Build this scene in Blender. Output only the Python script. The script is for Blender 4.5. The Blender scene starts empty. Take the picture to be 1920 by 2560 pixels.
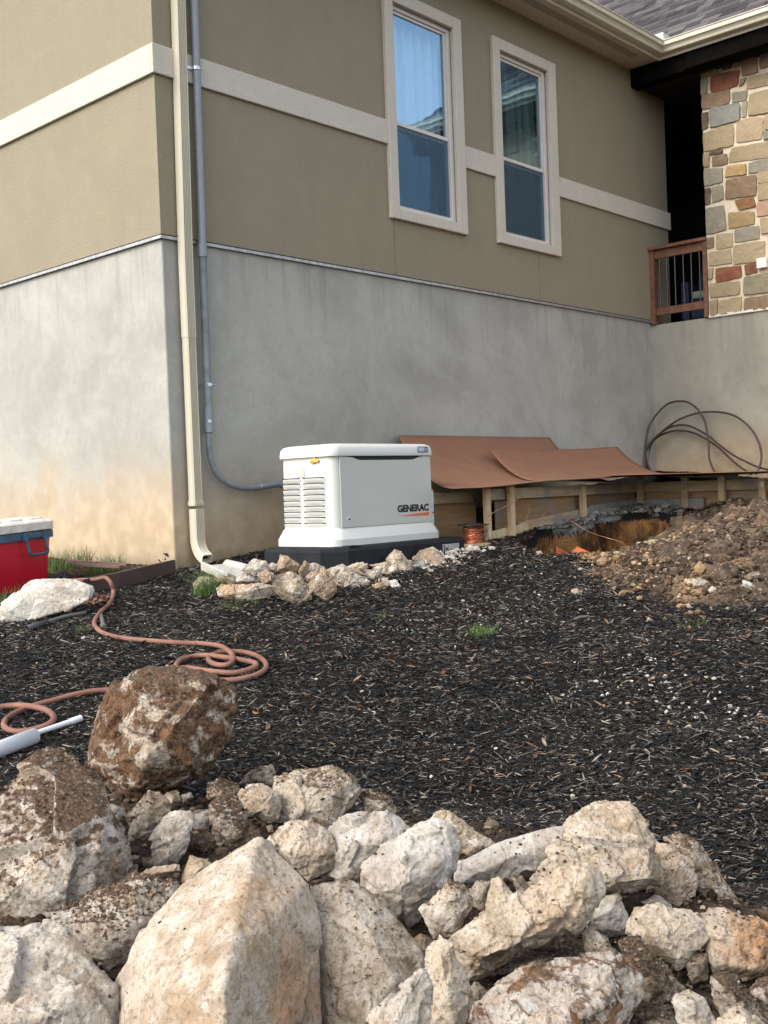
import bpy, bmesh, math, random
import numpy as np
from mathutils import Vector, Matrix, noise
SC = bpy.context.scene
COL = SC.collection
R = math.radians
rnd = random.Random(7)

# ------------------------------------------------------------------ camera
F, YAW, PIT, ROLL = 2725.8, 0.82534869, -0.02153768, -0.03784267   # focal length in photo pixels (1920 wide)
CAM = Vector((-4.9045, -6.6720, 1.6))
_fwd = Vector((math.sin(YAW)*math.cos(PIT), math.cos(YAW)*math.cos(PIT), math.sin(PIT)))
_rt = Vector((math.cos(YAW), -math.sin(YAW), 0))
_up = _rt.cross(_fwd)
_r2 = _rt*math.cos(ROLL) + _up*math.sin(ROLL)
_u2 = -_rt*math.sin(ROLL) + _up*math.cos(ROLL)
cd = bpy.data.cameras.new('camera')
cam = bpy.data.objects.new('camera', cd); COL.objects.link(cam)
cam.matrix_world = Matrix(((_r2.x, _u2.x, -_fwd.x, CAM.x), (_r2.y, _u2.y, -_fwd.y, CAM.y),
                           (_r2.z, _u2.z, -_fwd.z, CAM.z), (0, 0, 0, 1)))
cd.sensor_fit = 'HORIZONTAL'; cd.sensor_width = 36; cd.lens = F/1920*36
cd.clip_start = 0.05; cd.clip_end = 2000
SC.camera = cam

# ------------------------------------------------------------------ light
SUN_AZ, SUN_EL = R(-78), R(42)      # azimuth from +Y towards +X: the light comes from the left of the picture
w = bpy.data.worlds.new('World'); SC.world = w; w.use_nodes = True
nt = w.node_tree
bg = nt.nodes['Background']
sky = nt.nodes.new('ShaderNodeTexSky'); sky.sky_type = 'NISHITA'; sky.sun_disc = False
sky.sun_elevation = SUN_EL; sky.sun_rotation = SUN_AZ; sky.dust_density = 2.5; sky.air_density = 1.0; sky.ozone_density = 0.6
hs = nt.nodes.new('ShaderNodeHueSaturation'); hs.inputs['Saturation'].default_value = .42      # thin veil of cloud
nt.links.new(sky.outputs[0], hs.inputs['Color']); nt.links.new(hs.outputs[0], bg.inputs[0]); bg.inputs[1].default_value = 0.15
sd = bpy.data.lights.new('sun', 'SUN'); sd.energy = 0.66; sd.angle = R(42); sd.color = (1.0, 0.94, 0.84)
sun = bpy.data.objects.new('sun', sd); COL.objects.link(sun)
sv = Vector((math.sin(SUN_AZ)*math.cos(SUN_EL), math.cos(SUN_AZ)*math.cos(SUN_EL), math.sin(SUN_EL)))
sun.rotation_euler = sv.to_track_quat('Z', 'Y').to_euler()
SC.view_settings.view_transform = 'Standard'; SC.view_settings.look = 'None'
SC.view_settings.exposure = 1.43; SC.view_settings.gamma = 1.0

# ------------------------------------------------------------------ measuring helpers (photo pixel -> point on a real plane)
def ray(px, py): return _fwd + _r2*((px-960)/F) - _u2*((py-1280)/F)
def onX(px, py, X): d = ray(px, py); return CAM + d*((X-CAM.x)/d.x)
def onY(px, py, Y): d = ray(px, py); return CAM + d*((Y-CAM.y)/d.y)
def onZ(px, py, Z): d = ray(px, py); return CAM + d*((Z-CAM.z)/d.z)
def atD(px, py, D): return CAM + ray(px, py)*D

def sst(t): t = np.clip(t, 0, 1); return t*t*(3-2*t)
# edge of the rock heap: distance ahead of the camera (w) as a function of sideways offset (u)
_hu = np.array([-2.2, -1.1, -0.55, 0.0, 0.55, 1.05, 1.6, 2.4])
_hw = np.array([4.2, 4.15, 3.95, 3.85, 3.66, 3.14, 2.45, 1.75])
def uw(x, y):
    dx, dy = x-CAM.x, y-CAM.y
    return dx*math.cos(YAW)-dy*math.sin(YAW), dx*math.sin(YAW)+dy*math.cos(YAW)
def heap_d(x, y):
    u, w_ = uw(x, y); return np.interp(u, _hu, _hw)-w_
def G0(x, y):
    return 1.05 + .0867*x + np.where(y < 0, .0935*y, .04*y)
def G(x, y):                       # final ground height without pit
    x = np.asarray(x, float); y = np.asarray(y, float)
    z = G0(x, y)
    z = z + .20*sst((heap_d(x, y)+.1)/.9)
    z = z + .012*np.sin(x*3.1+1)*np.sin(y*2.7) + .008*np.sin(x*7.3+y*3)*np.sin(y*6.1-x*2)
    return z
def Gf(x, y): return float(G(x, y))
def onG(px, py, h=0.0):
    d = ray(px, py); t = .5
    for i in range(80):
        p = CAM + d*t; e = p.z-Gf(p.x, p.y)-h
        if abs(e) < 2e-4: break
        t += e*1.5
        if t > 40: t = 40; break
    return CAM + d*t
PIT_POLY = [(3.00, -1.26), (3.9, -1.36), (4.3, -1.62), (4.45, -2.25), (3.4, -2.9), (2.35, -2.42), (1.95, -1.98), (2.3, -1.50)]
def poly_dist(x, y, poly):         # signed distance, positive inside
    x = np.asarray(x, float); y = np.asarray(y, float)
    d = np.full(x.shape, 1e9); inside = np.zeros(x.shape, bool)
    n = len(poly)
    for i in range(n):
        ax, ay = poly[i]; bx, by = poly[(i+1) % n]
        ex, ey = bx-ax, by-ay
        t = np.clip(((x-ax)*ex+(y-ay)*ey)/(ex*ex+ey*ey), 0, 1)
        d = np.minimum(d, np.hypot(x-ax-t*ex, y-ay-t*ey))
        c = ((ay > y) != (by > y)) & (x < (bx-ax)*(y-ay)/(by-ay+1e-12)+ax)
        inside ^= c
    return np.where(inside, d, -d)
def wob(x, y):                     # ragged edge
    return .045*np.sin(x*7+2*np.sin(y*5))+.03*np.sin(y*9+x*5)+.010*np.sin(x*23-y*17)+.006*np.sin(x*47+y*31)
def pit_depth(x, y):
    return .50*sst((poly_dist(x, y, PIT_POLY)+wob(x, y)*.8+.02)/.11)

# ------------------------------------------------------------------ materials
MATS = {}
class NT:
    def __init__(s, name):
        m = bpy.data.materials.new(name); m.use_nodes = True
        s.m = m; s.t = m.node_tree; s.b = s.t.nodes['Principled BSDF']; MATS[name] = m
        s.geo = s.n('ShaderNodeNewGeometry'); s.pos = s.geo.outputs['Position']
    def n(s, typ, **kw):
        nd = s.t.nodes.new(typ)
        for k, v in kw.items(): setattr(nd, k, v)
        return nd
    def put(s, sock, v):
        if hasattr(v, 'links') or isinstance(v, bpy.types.NodeSocket): s.t.links.new(v, sock)
        elif isinstance(v, (tuple, list)) and len(v) == 3 and len(sock.default_value) == 4: sock.default_value = (*v, 1)
        else: sock.default_value = v
    def noise(s, scale, detail=4, rough=.55, vec=None, dist=0, out='Fac'):
        nd = s.n('ShaderNodeTexNoise'); s.put(nd.inputs['Vector'], vec or s.pos)
        nd.inputs['Scale'].default_value = scale; nd.inputs['Detail'].default_value = detail
        nd.inputs['Roughness'].default_value = rough; nd.inputs['Distortion'].default_value = dist
        return nd.outputs[out]
    def vor(s, scale, vec=None, feat='F1', out='Distance'):
        nd = s.n('ShaderNodeTexVoronoi', feature=feat); s.put(nd.inputs['Vector'], vec or s.pos)
        nd.inputs['Scale'].default_value = scale; return nd.outputs[out]
    def mapv(s, sc=(1, 1, 1), vec=None, rot=(0, 0, 0), loc=(0, 0, 0)):
        nd = s.n('ShaderNodeMapping'); s.put(nd.inputs[0], vec or s.pos)
        nd.inputs[1].default_value = loc; nd.inputs[2].default_value = rot; nd.inputs[3].default_value = sc
        return nd.outputs[0]
    def ramp(s, v, *stops, interp='LINEAR'):
        nd = s.n('ShaderNodeValToRGB'); s.put(nd.inputs[0], v); cr = nd.color_ramp; cr.interpolation = interp
        while len(cr.elements) < len(stops): cr.elements.new(.5)
        for e, (p, c) in zip(cr.elements, stops):
            e.position = p; e.color = (*c, 1) if isinstance(c, tuple) else (c, c, c, 1)
        return nd.outputs[0]
    def mr(s, v, a, b, c=0., d=1., smooth=True):
        nd = s.n('ShaderNodeMapRange'); s.put(nd.inputs[0], v)
        if smooth: nd.interpolation_type = 'SMOOTHSTEP'
        for i, q in enumerate((a, b, c, d)): nd.inputs[i+1].default_value = q
        return nd.outputs[0]
    def mix(s, f, a, b, mode='MIX'):
        nd = s.n('ShaderNodeMix', data_type='RGBA', blend_type=mode)
        s.put(nd.inputs[0], f); s.put(nd.inputs[6], a); s.put(nd.inputs[7], b); return nd.outputs[2]
    def math(s, op, a, b=0., c=0.):
        nd = s.n('ShaderNodeMath', operation=op); s.put(nd.inputs[0], a); s.put(nd.inputs[1], b)
        if op == 'MULTIPLY_ADD': s.put(nd.inputs[2], c)
        return nd.outputs[0]
    def sep(s, v):
        nd = s.n('ShaderNodeSeparateXYZ'); s.put(nd.inputs[0], v); return nd.outputs
    def bump(s, h, strength=.5, dist=.01, nrm=None):
        nd = s.n('ShaderNodeBump'); s.put(nd.inputs['Height'], h)
        nd.inputs['Strength'].default_value = strength; nd.inputs['Distance'].default_value = dist
        if nrm: s.put(nd.inputs['Normal'], nrm)
        return nd.outputs[0]
    def fin(s, col=None, rough=.8, nrm=None, metal=0., spec=None):
        if col is not None: s.put(s.b.inputs['Base Color'], col)
        s.put(s.b.inputs['Roughness'], rough); s.b.inputs['Metallic'].default_value = metal
        if nrm is not None: s.put(s.b.inputs['Normal'], nrm)
        if spec is not None: s.b.inputs['Specular IOR Level'].default_value = spec
        return s.m

def simple(name, col, rough=.6, var=.15, scale=12, bump=.15, metal=0., bscale=60, spec=None, bdist=.002):
    t = NT(name); a = t.noise(scale, 5)
    lo = tuple(c*(1-var) for c in col); hi = tuple(min(1, c*(1+var)) for c in col)
    c = t.ramp(a, (.3, lo), (.7, hi))
    return t.fin(c, rough, t.bump(t.noise(bscale, 4), bump, bdist), metal, spec)

def m_stucco(name, col, s=.5, vary=.10):
    t = NT(name)
    a = t.noise(1.3, 5); b = t.noise(230, 3, .6)
    c = t.mix(t.mr(a, .35, .65), tuple(x*(1-vary*.5) for x in col), tuple(x*(1+vary*.5) for x in col))
    c = t.mix(t.mr(b, .4, .62), tuple(x*.80 for x in col), c)
    st = t.noise(1.0, 4, vec=t.mapv((9, 9, .6)))
    c = t.mix(t.math('MULTIPLY', t.mr(t.noise(52, 4, .7), .42, .62), .16), c, tuple(x*.62 for x in col))
    c = t.mix(t.math('MULTIPLY', t.mr(t.noise(5, 6, .7), .45, .7), .14), c, tuple(x*1.22 for x in col))
    c = t.mix(t.math('MULTIPLY', t.mr(st, .50, .75), .20), c, tuple(x*.7 for x in col))
    h = t.math('ADD', t.noise(110, 4, .7), t.math('MULTIPLY', t.noise(45, 3), .9))
    return t.fin(c, .92, t.bump(h, s, .006), spec=.2)
M_STUC = m_stucco('stucco_tan', (.305, .266, .186), .6)
M_TRIM = m_stucco('stucco_cream', (.61, .565, .475), .4, .07)

def m_concrete(name, base, tan, ztan):
    t = NT(name)
    z = t.sep(t.pos)[2]
    big = t.noise(.9, 6, .6, dist=.6); mid = t.noise(3.2, 6, .65, dist=.8); fine = t.noise(30, 6, .6)
    swirl = t.noise(2.2, 3, .5, vec=t.mapv((1, 1, .55)), dist=3.5)
    lo = tuple(c*.89 for c in base); hi = tuple(c*1.18 for c in base)
    c = t.mix(t.mr(big, .34, .66), lo, hi)
    c = t.mix(t.math('MULTIPLY', t.mr(mid, .45, .7), .30), c, tuple(x*1.28 for x in base))
    c = t.mix(t.math('MULTIPLY', t.mr(swirl, .52, .62), .14), c, tuple(x*.72 for x in base))
    c = t.mix(t.math('MULTIPLY', t.mr(fine, .4, .75), .25), c, tuple(x*.8 for x in base))
    tr_ = t.math('ABSOLUTE', t.math('SUBTRACT', t.noise(1.7, 3, .5, vec=t.mapv((1, 1, .7), loc=(3, 3, 3)), dist=1.2), .5))
    c = t.mix(t.math('MULTIPLY', t.mr(tr_, .012, .002), .10), c, tuple(x*1.45 for x in base))
    pk = t.vor(7, vec=t.mapv((1, 1, .8)))
    c = t.mix(t.math('MULTIPLY', t.mr(pk, .045, .02), .35), c, tuple(x*.45 for x in base))
    # vertical run marks below the top edge
    st = t.noise(1.0, 5, .6, vec=t.mapv((11, 11, .35)))
    topm = t.mr(z, 2.7, 3.5)
    c = t.mix(t.math('MULTIPLY', t.math('MULTIPLY', t.mr(st, .48, .7), topm), .42), c, tuple(x*.62 for x in base))
    # splashed clay near the ground
    n1 = t.noise(1.5, 5, .6); zz = t.math('ADD', z, t.math('MULTIPLY', t.math('SUBTRACT', n1, .5), 1.0))
    f = t.mr(zz, ztan+.55, ztan-.35, 0, 1)
    tl = t.mix(t.mr(t.noise(6, 5), .35, .7), tuple(x*.88 for x in tan), tuple(x*1.1 for x in tan))
    c = t.mix(t.math('MULTIPLY', f, .88), c, tl)
    zb = t.math('ADD', z, t.math('MULTIPLY', t.noise(7, 4), .3))
    c = t.mix(t.mr(zb, ztan-.20, ztan-.46, 0, .5), c, (.16, .115, .07))
    h = t.math('ADD', t.noise(9, 6, .6), t.math('MULTIPLY', t.noise(70, 5, .7), .35))
    return t.fin(c, .88, t.bump(h, .35, .012), spec=.25)
M_CONC = m_concrete('plastered_concrete', (.335, .328, .292), (.45, .34, .215), 1.60)
M_CONW = m_concrete('plastered_concrete_wing', (.275, .265, .22), (.40, .30, .19), 1.95)

# ------------------------------------------------------------------ mesh helpers
def rawmesh(name, v, f, mat=None, smooth=False, base=None):
    v = np.asarray(v, float)
    if base is not None: v = v-np.array(base)
    me = bpy.data.meshes.new(name)
    me.from_pydata([tuple(p) for p in v], [], f); me.update()
    if mat: me.materials.append(mat)
    me.polygons.foreach_set('use_smooth', [False]*len(me.polygons))
    if smooth: me.polygons.foreach_set('use_smooth', [True]*len(me.polygons))
    return me
def tag(o, label=None, cat=None, group=None, kind=None):
    if label: o['label'] = label
    if cat: o['category'] = cat
    if group: o['group'] = group
    if kind: o['kind'] = kind
    return o
def thing(name, label, cat, loc=(0, 0, 0), rot=(0, 0, 0), group=None):
    o = bpy.data.objects.new(name, None); COL.objects.link(o); o.location = loc; o.rotation_euler = rot
    o.empty_display_size = .1
    return tag(o, label, cat, group)
def wloc(o):
    p = Vector((0, 0, 0))
    while o is not None: p = p+Vector(o.location); o = o.parent
    return p
class MB:
    def __init__(s): s.v = []; s.f = []
    def add(s, v, f):
        n = len(s.v); s.v += [tuple(p) for p in v]; s.f += [tuple(i+n for i in q) for q in f]; return s
    def box(s, x0, x1, y0, y1, z0, z1):
        return s.add([(x, y, z) for x in (x0, x1) for y in (y0, y1) for z in (z0, z1)],
                     [(0, 1, 3, 2), (4, 6, 7, 5), (0, 4, 5, 1), (2, 3, 7, 6), (0, 2, 6, 4), (1, 5, 7, 3)])
    def hull8(s, bot, top):       # two loops of n points
        n = len(bot)
        f = [tuple(range(n))[::-1], tuple(range(n, 2*n))]+[(i, (i+1) % n, n+(i+1) % n, n+i) for i in range(n)]
        return s.add(list(bot)+list(top), f)
    def beam(s, a, b, wid, hgt, up=(0, 0, 1)):
        a = Vector(a); b = Vector(b); d = (b-a).normalized(); sd = d.cross(Vector(up)).normalized(); u = sd.cross(d)
        q = [sd*wid/2+u*hgt/2, -sd*wid/2+u*hgt/2, -sd*wid/2-u*hgt/2, sd*wid/2-u*hgt/2]
        return s.hull8([a+p for p in q], [b+p for p in q])
    def tube(s, path, r, n=10, caps=True, scale=None):
        P = [Vector(p) for p in path]; m = len(P); rr = r if isinstance(r, (list, tuple)) else [r]*m
        t0 = (P[1]-P[0]).normalized(); nrm = t0.orthogonal().normalized(); V = []
        for i in range(m):
            t = (P[min(i+1, m-1)]-P[max(i-1, 0)]).normalized()
            nrm = (nrm-t*nrm.dot(t)).normalized(); bn = t.cross(nrm)
            for k in range(n):
                a = 2*math.pi*k/n; V.append(P[i]+(nrm*math.cos(a)+bn*math.sin(a))*rr[i])
        Fc = [(i*n+k, i*n+(k+1) % n, (i+1)*n+(k+1) % n, (i+1)*n+k) for i in range(m-1) for k in range(n)]
        if caps: Fc += [tuple(range(n))[::-1], tuple((m-1)*n+k for k in range(n))]
        return s.add(V, Fc)
    def loft(s, loops, cap0=True, cap1=True):
        n = len(loops[0]); V = [p for L in loops for p in L]
        Fc = [(i*n+k, i*n+(k+1) % n, (i+1)*n+(k+1) % n, (i+1)*n+k) for i in range(len(loops)-1) for k in range(n)]
        if cap0: Fc.append(tuple(range(n))[::-1])
        if cap1: Fc.append(tuple((len(loops)-1)*n+k for k in range(n)))
        return s.add(V, Fc)
    def build(s, name, mat, parent=None, smooth=False, bevel=0, local=False, label=None, base=None, tagv=None, ang=None):
        if parent is not None: b = (0, 0, 0) if local else wloc(parent)
        elif base is not None: b = base
        else:
            a = np.array(s.v); b = (float((a[:, 0].min()+a[:, 0].max())/2), float((a[:, 1].min()+a[:, 1].max())/2), float(a[:, 2].min()))
        me = rawmesh(name, s.v, s.f, mat, smooth, b)
        bm = bmesh.new(); bm.from_mesh(me); bmesh.ops.recalc_face_normals(bm, faces=bm.faces)
        if smooth and ang:
            for e in bm.edges:
                if len(e.link_faces) == 2 and e.calc_face_angle(0) > ang: e.smooth = False
        bm.to_mesh(me); bm.free()
        o = bpy.data.objects.new(name, me); COL.objects.link(o)
        if parent is not None: o.parent = parent
        else: o.location = b
        if bevel:
            md = o.modifiers.new('bevel', 'BEVEL'); md.width = bevel; md.segments = 2; md.limit_method = 'ANGLE'; md.angle_limit = R(35)
        if label: o['label'] = label
        if tagv: tag(o, *tagv)
        return o
def smooth_path(pts, n=8, closed=False):      # Catmull-Rom
    P = [Vector(p) for p in pts]; out = []
    m = len(P)
    for i in range(m-1):
        p0 = P[max(i-1, 0)]; p1 = P[i]; p2 = P[i+1]; p3 = P[min(i+2, m-1)]
        for k in range(n):
            t = k/n; out.append(.5*((2*p1)+(p2-p0)*t+(2*p0-5*p1+4*p2-p3)*t*t+(-p0+3*p1-3*p2+p3)*t*t*t))
    out.append(P[-1]); return out
def rrect(x0, x1, y0, y1, z, r, seg=6):       # rounded rectangle loop
    r = max(r, 1e-4); L = []
    for cx, cy, a0 in ((x1-r, y1-r, 0), (x0+r, y1-r, 90), (x0+r, y0+r, 180), (x1-r, y0+r, 270)):
        for k in range(seg+1):
            a = R(a0+90*k/seg); L.append((cx+r*math.cos(a), cy+r*math.sin(a), z))
    return L
def fast_mesh(name, V, Fq, mat, attr=None, sm=False):    # numpy arrays; Fq (n,4) or (n,3)
    me = bpy.data.meshes.new(name); nv = len(V); nf = len(Fq); k = Fq.shape[1]
    me.vertices.add(nv); me.vertices.foreach_set('co', np.ascontiguousarray(V, np.float32).ravel())
    me.loops.add(nf*k); me.loops.foreach_set('vertex_index', np.ascontiguousarray(Fq, np.int32).ravel())
    me.polygons.add(nf); me.polygons.foreach_set('loop_start', np.arange(0, nf*k, k, dtype=np.int32))
    me.update(calc_edges=True); me.materials.append(mat)
    if not sm: me.polygons.foreach_set('use_smooth', np.zeros(nf, bool))
    if attr is not None:
        ca = me.color_attributes.new('mask', 'FLOAT_COLOR', 'POINT')
        ca.data.foreach_set('color', np.ascontiguousarray(attr, np.float32).ravel())
    o = bpy.data.objects.new(name, me); COL.objects.link(o); return o
# ------------------------------------------------------------------ ground
def m_ground():
    t = NT('mulch_and_soil')
    at = t.n('ShaderNodeAttribute', attribute_name='mask'); r, g, b = t.sep(at.outputs['Color'])[0:3]
    v = t.vor(90, vec=t.mapv((1, .35, 1))); n = t.noise(40, 6, .7)
    mul = t.ramp(n, (.3, (.006, .006, .006)), (.6, (.018, .017, .016)), (.8, (.05, .047, .043)))
    soil = t.mix(t.mr(t.noise(22, 6, .7), .35, .7), (.030, .020, .013), (.105, .075, .050))
    spk = t.mr(t.noise(75, 3, .6), .64, .72)
    soil = t.mix(spk, soil, (.32, .25, .17))
    clay = t.mix(t.mr(t.noise(5, 6, .65, vec=t.mapv((1, 1, .5))), .35, .65), (.05, .026, .013), (.38, .19, .07))
    cem = t.mix(t.mr(t.noise(14, 5), .4, .65), (.14, .135, .125), (.33, .32, .30))
    e = t.math('MULTIPLY', t.math('SUBTRACT', t.noise(18, 4), .5), .9)
    c = t.mix(t.mr(t.math('ADD', r, e), .35, .6), mul, soil)
    c = t.mix(t.mr(t.math('ADD', g, t.math('MULTIPLY', e, .3)), .35, .6), c, clay)
    c = t.mix(t.mr(t.math('ADD', b, e), .4, .6), c, cem)
    h = t.math('ADD', t.math('MULTIPLY', v, .6), t.noise(60, 6, .7))
    return t.fin(c, .95, t.bump(h, .9, .03), spec=.15)
M_GROUND = m_ground()
def axis(a0, a1, step, far, fine=None):
    inner = np.arange(a0, a1, step) if fine is None else np.concatenate([np.arange(a0, fine[0], step), np.arange(fine[0], fine[1], step*.42), np.arange(fine[1], a1, step)]); k = 1.0; lo = []; hi = []; d = step
    p = a0
    while p > -far: d *= 1.35; p -= d; lo.append(p)
    p = inner[-1]; d = step
    while p < far: d *= 1.35; p += d; hi.append(p)
    return np.concatenate([np.array(lo[::-1]), inner, np.array(hi)])
ax_ = axis(-4.6, 7.3, .026, 600, (1.85, 4.6)); ay_ = axis(-6.8, 2.2, .026, 600, (-2.7, -1.15))
X, Y = np.meshgrid(ax_, ay_, indexing='ij')
Xc = np.clip(X, -40, 40); Yc = np.clip(Y, -40, 20)
Z = G(np.clip(X, -12, 12), np.clip(Y, -12, 4)) - pit_depth(X, Y)
rs = np.random.RandomState(3)
Z = Z + rs.normal(0, .0035, Z.shape)
dp = pit_depth(X, Y)
soilm = sst((heap_d(X, Y)-.22)/.2)
under = ((Y > -.02) & (X < 0)).astype(float)
pdx = poly_dist(X, Y, PIT_POLY)
claym = sst((dp-.05)/.05)*(1-sst((dp-.42)/.06)*.6)
cem = sst((1-np.abs(Y+1.30)/.14)*2)*sst((X-2.9)/.4)*sst((4.72-X)/.1)
cem = np.maximum(cem, sst(1-np.hypot(X-4.45, Y+1.5)/.34))*sst((.09-dp)/.06)
spz = sst(1-np.hypot((X-2.6)/1.7, (Y+3.5)/1.5)**2)          # soil spread round the spoil heap
soilm = np.maximum(soilm, sst(spz*2.2-.2)*.75)
grassy = sst((.35-np.abs(X+.25))/.2)*sst((Y+.35)/.2)
soilm = np.maximum(soilm, grassy*.7)
A = np.stack([soilm, claym, cem, np.ones_like(cem)], -1).reshape(-1, 4)
ni, nj = X.shape
idx = np.arange(ni*nj).reshape(ni, nj)
Q = np.stack([idx[:-1, :-1], idx[1:, :-1], idx[1:, 1:], idx[:-1, 1:]], -1).reshape(-1, 4)
ground = fast_mesh('ground', np.stack([X, Y, Z], -1).reshape(-1, 3), Q, M_GROUND, A, sm=True)
tag(ground, kind='structure'); ground['label'] = 'ground covered in black wood mulch sloping up to the house'

# ------------------------------------------------------------------ dug earth heap
def pile_h(x, y):
    a = .235*np.exp(-(((x-3.35)/1.0)**2+((y+3.35)/.8)**2))
    b = .22*np.exp(-(((x-2.55)/.75)**2+((y+3.25)/.75)**2))
    c = .10*np.exp(-(((x-1.75)/.65)**2+((y+3.35)/.8)**2))
    d = .20*np.exp(-(((x-4.35)/.45)**2+((y+2.35)/.40)**2))
    return a+b+c+d
def m_earth():
    t = NT('dug_earth')
    n = t.noise(9, 8, .72); v = t.vor(28)
    c = t.ramp(n, (.32, (.035, .024, .017)), (.5, (.095, .068, .048)), (.68, (.18, .13, .094)))
    c = t.mix(t.math('MULTIPLY', t.mr(t.noise(2.2, 5), .52, .66), .8), c, (.36, .23, .12))
    c = t.mix(t.mr(t.noise(60, 4, .6), .60, .70), c, (.42, .34, .24))
    h = t.math('ADD', n, t.math('MULTIPLY', v, -.5))
    return t.fin(c, .95, t.bump(h, 1, .04), spec=.15)
M_EARTH = m_earth()
gx = np.arange(.9, 5.4, .022); gy = np.arange(-5.2, -1.75, .022)
PX, PY = np.meshgrid(gx, gy, indexing='ij')
hh = pile_h(PX, PY)
nz = np.array([noise.fractal(Vector((a*4.5, b*4.5, 3.1)), .8, 2.1, 6) for a, b in zip(PX.ravel(), PY.ravel())]).reshape(PX.shape)
PZ = G(PX, PY)+hh*(1+.25*nz)+.030*nz*sst(hh/.1)-.055
keep = pit_depth(PX, PY) < .1
PZ = np.where(keep, PZ, np.minimum(PZ, G(PX, PY)-.10-0*PX))
ni, nj = PX.shape; idx = np.arange(ni*nj).reshape(ni, nj)
Q = np.stack([idx[:-1, :-1], idx[1:, :-1], idx[1:, 1:], idx[:-1, 1:]], -1).reshape(-1, 4)
cz = PZ.reshape(-1)-G(PX, PY).reshape(-1)
Q = Q[(cz[Q] > -.045).any(1)]
pile = fast_mesh('dirt_pile', np.stack([PX, PY, PZ], -1).reshape(-1, 3), Q, M_EARTH, sm=True)
bm = bmesh.new(); bm.from_mesh(pile.data)
bmesh.ops.delete(bm, geom=[q for q in bm.verts if not q.link_faces], context='VERTS'); bm.to_mesh(pile.data); bm.free()
tag(pile, 'brown heap of dug up earth and stones beside the trench', 'dirt pile', kind='stuff')

# ------------------------------------------------------------------ scattered stuff
def island_mat(name, *stops, rough=.75, bump=None, spec=.4, vary=False):
    t = NT(name); c = t.ramp(t.geo.outputs['Random Per Island'], *stops)
    if vary: c = t.mix(t.mr(t.noise(1.3, 4, .6), .35, .68, 0, .75), c, t.mix(1., c, (2.1, 2.0, 1.85), 'MULTIPLY'))
    c = t.mix(t.math('MULTIPLY', t.noise(80, 4), .5), c, t.mix(.5, c, (.02, .015, .01)))
    return t.fin(c, rough, t.bump(t.noise(200, 3), .3, .001), spec=spec)
M_CHIP = island_mat('mulch_shred', (0, (.006, .006, .0065)), (.55, (.0085, .008, .0075)), (.72, (.016, .0155, .0145)), (.86, (.052, .050, .046)),
                    (.93, (.13, .123, .11)), (.972, (.23, .21, .18)), (1, (.16, .085, .038)), rough=.75, spec=.2, vary=True)
def chips(name, n, region, lw, mat, seed, zoff=.004, tilt=.45, minw=None):
    rs = np.random.RandomState(seed)
    x = np.empty(0); y = np.empty(0)
    while len(x) < n:
        # denser near the camera, on the ground plan
        wd = 2.2+8.6*rs.rand(n*2)**.92; uu = (rs.rand(n*2)*2-1)*(wd*.55+1.0)
        X_ = CAM.x+uu*math.cos(YAW)+wd*math.sin(YAW); Y_ = CAM.y-uu*math.sin(YAW)+wd*math.cos(YAW)
        ok = region(X_, Y_, rs); x = np.concatenate([x, X_[ok]]); y = np.concatenate([y, Y_[ok]])
    x = x[:n]; y = y[:n]
    dist = np.hypot(x-CAM.x, y-CAM.y)
    L = rs.gamma(4, lw[0]/4, n)*(.75+dist*.045); W = (lw[1]*(.4+rs.rand(n)*1.2))*(.75+dist*.05)
    big = rs.rand(n) < .012; L = np.where(big, L*2.2, L); W = np.where(big, W*1.6, W)
    a = rs.normal(-YAW, 1.0, n)                     # raked a little across the slope
    t_ = rs.normal(0, tilt*.45, n); rl = rs.normal(0, tilt, n)
    d = np.stack([np.cos(a)*np.cos(t_), np.sin(a)*np.cos(t_), np.sin(t_)], -1)
    s_ = np.stack([-np.sin(a)*np.cos(rl), np.cos(a)*np.cos(rl), np.sin(rl)], -1)
    up = np.cross(d, s_)
    z = G(x, y)-pit_depth(x, y)*.0+zoff+rs.rand(n)*.012+np.abs(np.sin(t_))*L*.4
    c = np.stack([x, y, z], -1); bend = rs.normal(0, .13, n)[:, None]*L[:, None]
    th = (W*.35)[:, None]
    V = []
    for k, (lt, wt) in enumerate(((-.5, .45), (0, 1), (.5, .35))):
        base = c+d*(L*lt)[:, None]+s_*(bend if k == 1 else 0)
        V += [base-s_*(W*wt*.5)[:, None], base+up*th*wt, base+s_*(W*wt*.5)[:, None]]
    V = np.stack(V, 1).reshape(-1, 3)
    o = np.arange(n)[:, None]*9
    Fq = np.concatenate([o+np.array([q]) for q in ((0, 3, 4, 1), (1, 4, 5, 2), (3, 6, 7, 4), (4, 7, 8, 5))], 0)
    return fast_mesh(name, V, Fq, mat)
def reg_mulch(x, y, rs):
    ok = (heap_d(x, y) < .36+rs.normal(0, .06, len(x))) & (pit_depth(x, y) < .03)
    ok &= (y < -.03) | ((x < -.25) & (y < .05))
    ok &= (x < 4.6) & ~((y > -1.22) & (x > 1.9))
    ok &= pile_h(x, y) < .06+rs.rand(len(x))*.12
    bare = np.exp(-(((x-.15)/.35)**2+((y+1.35)/.18)**2))     # thin brownish patch in front of the rocks
    ok &= rs.rand(len(x)) > bare*.8
    return ok
tag(chips('wood_mulch', 330000, reg_mulch, (.027, .0062), M_CHIP, 11), 'black shredded wood mulch covering the slope', 'mulch', kind='stuff')

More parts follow.
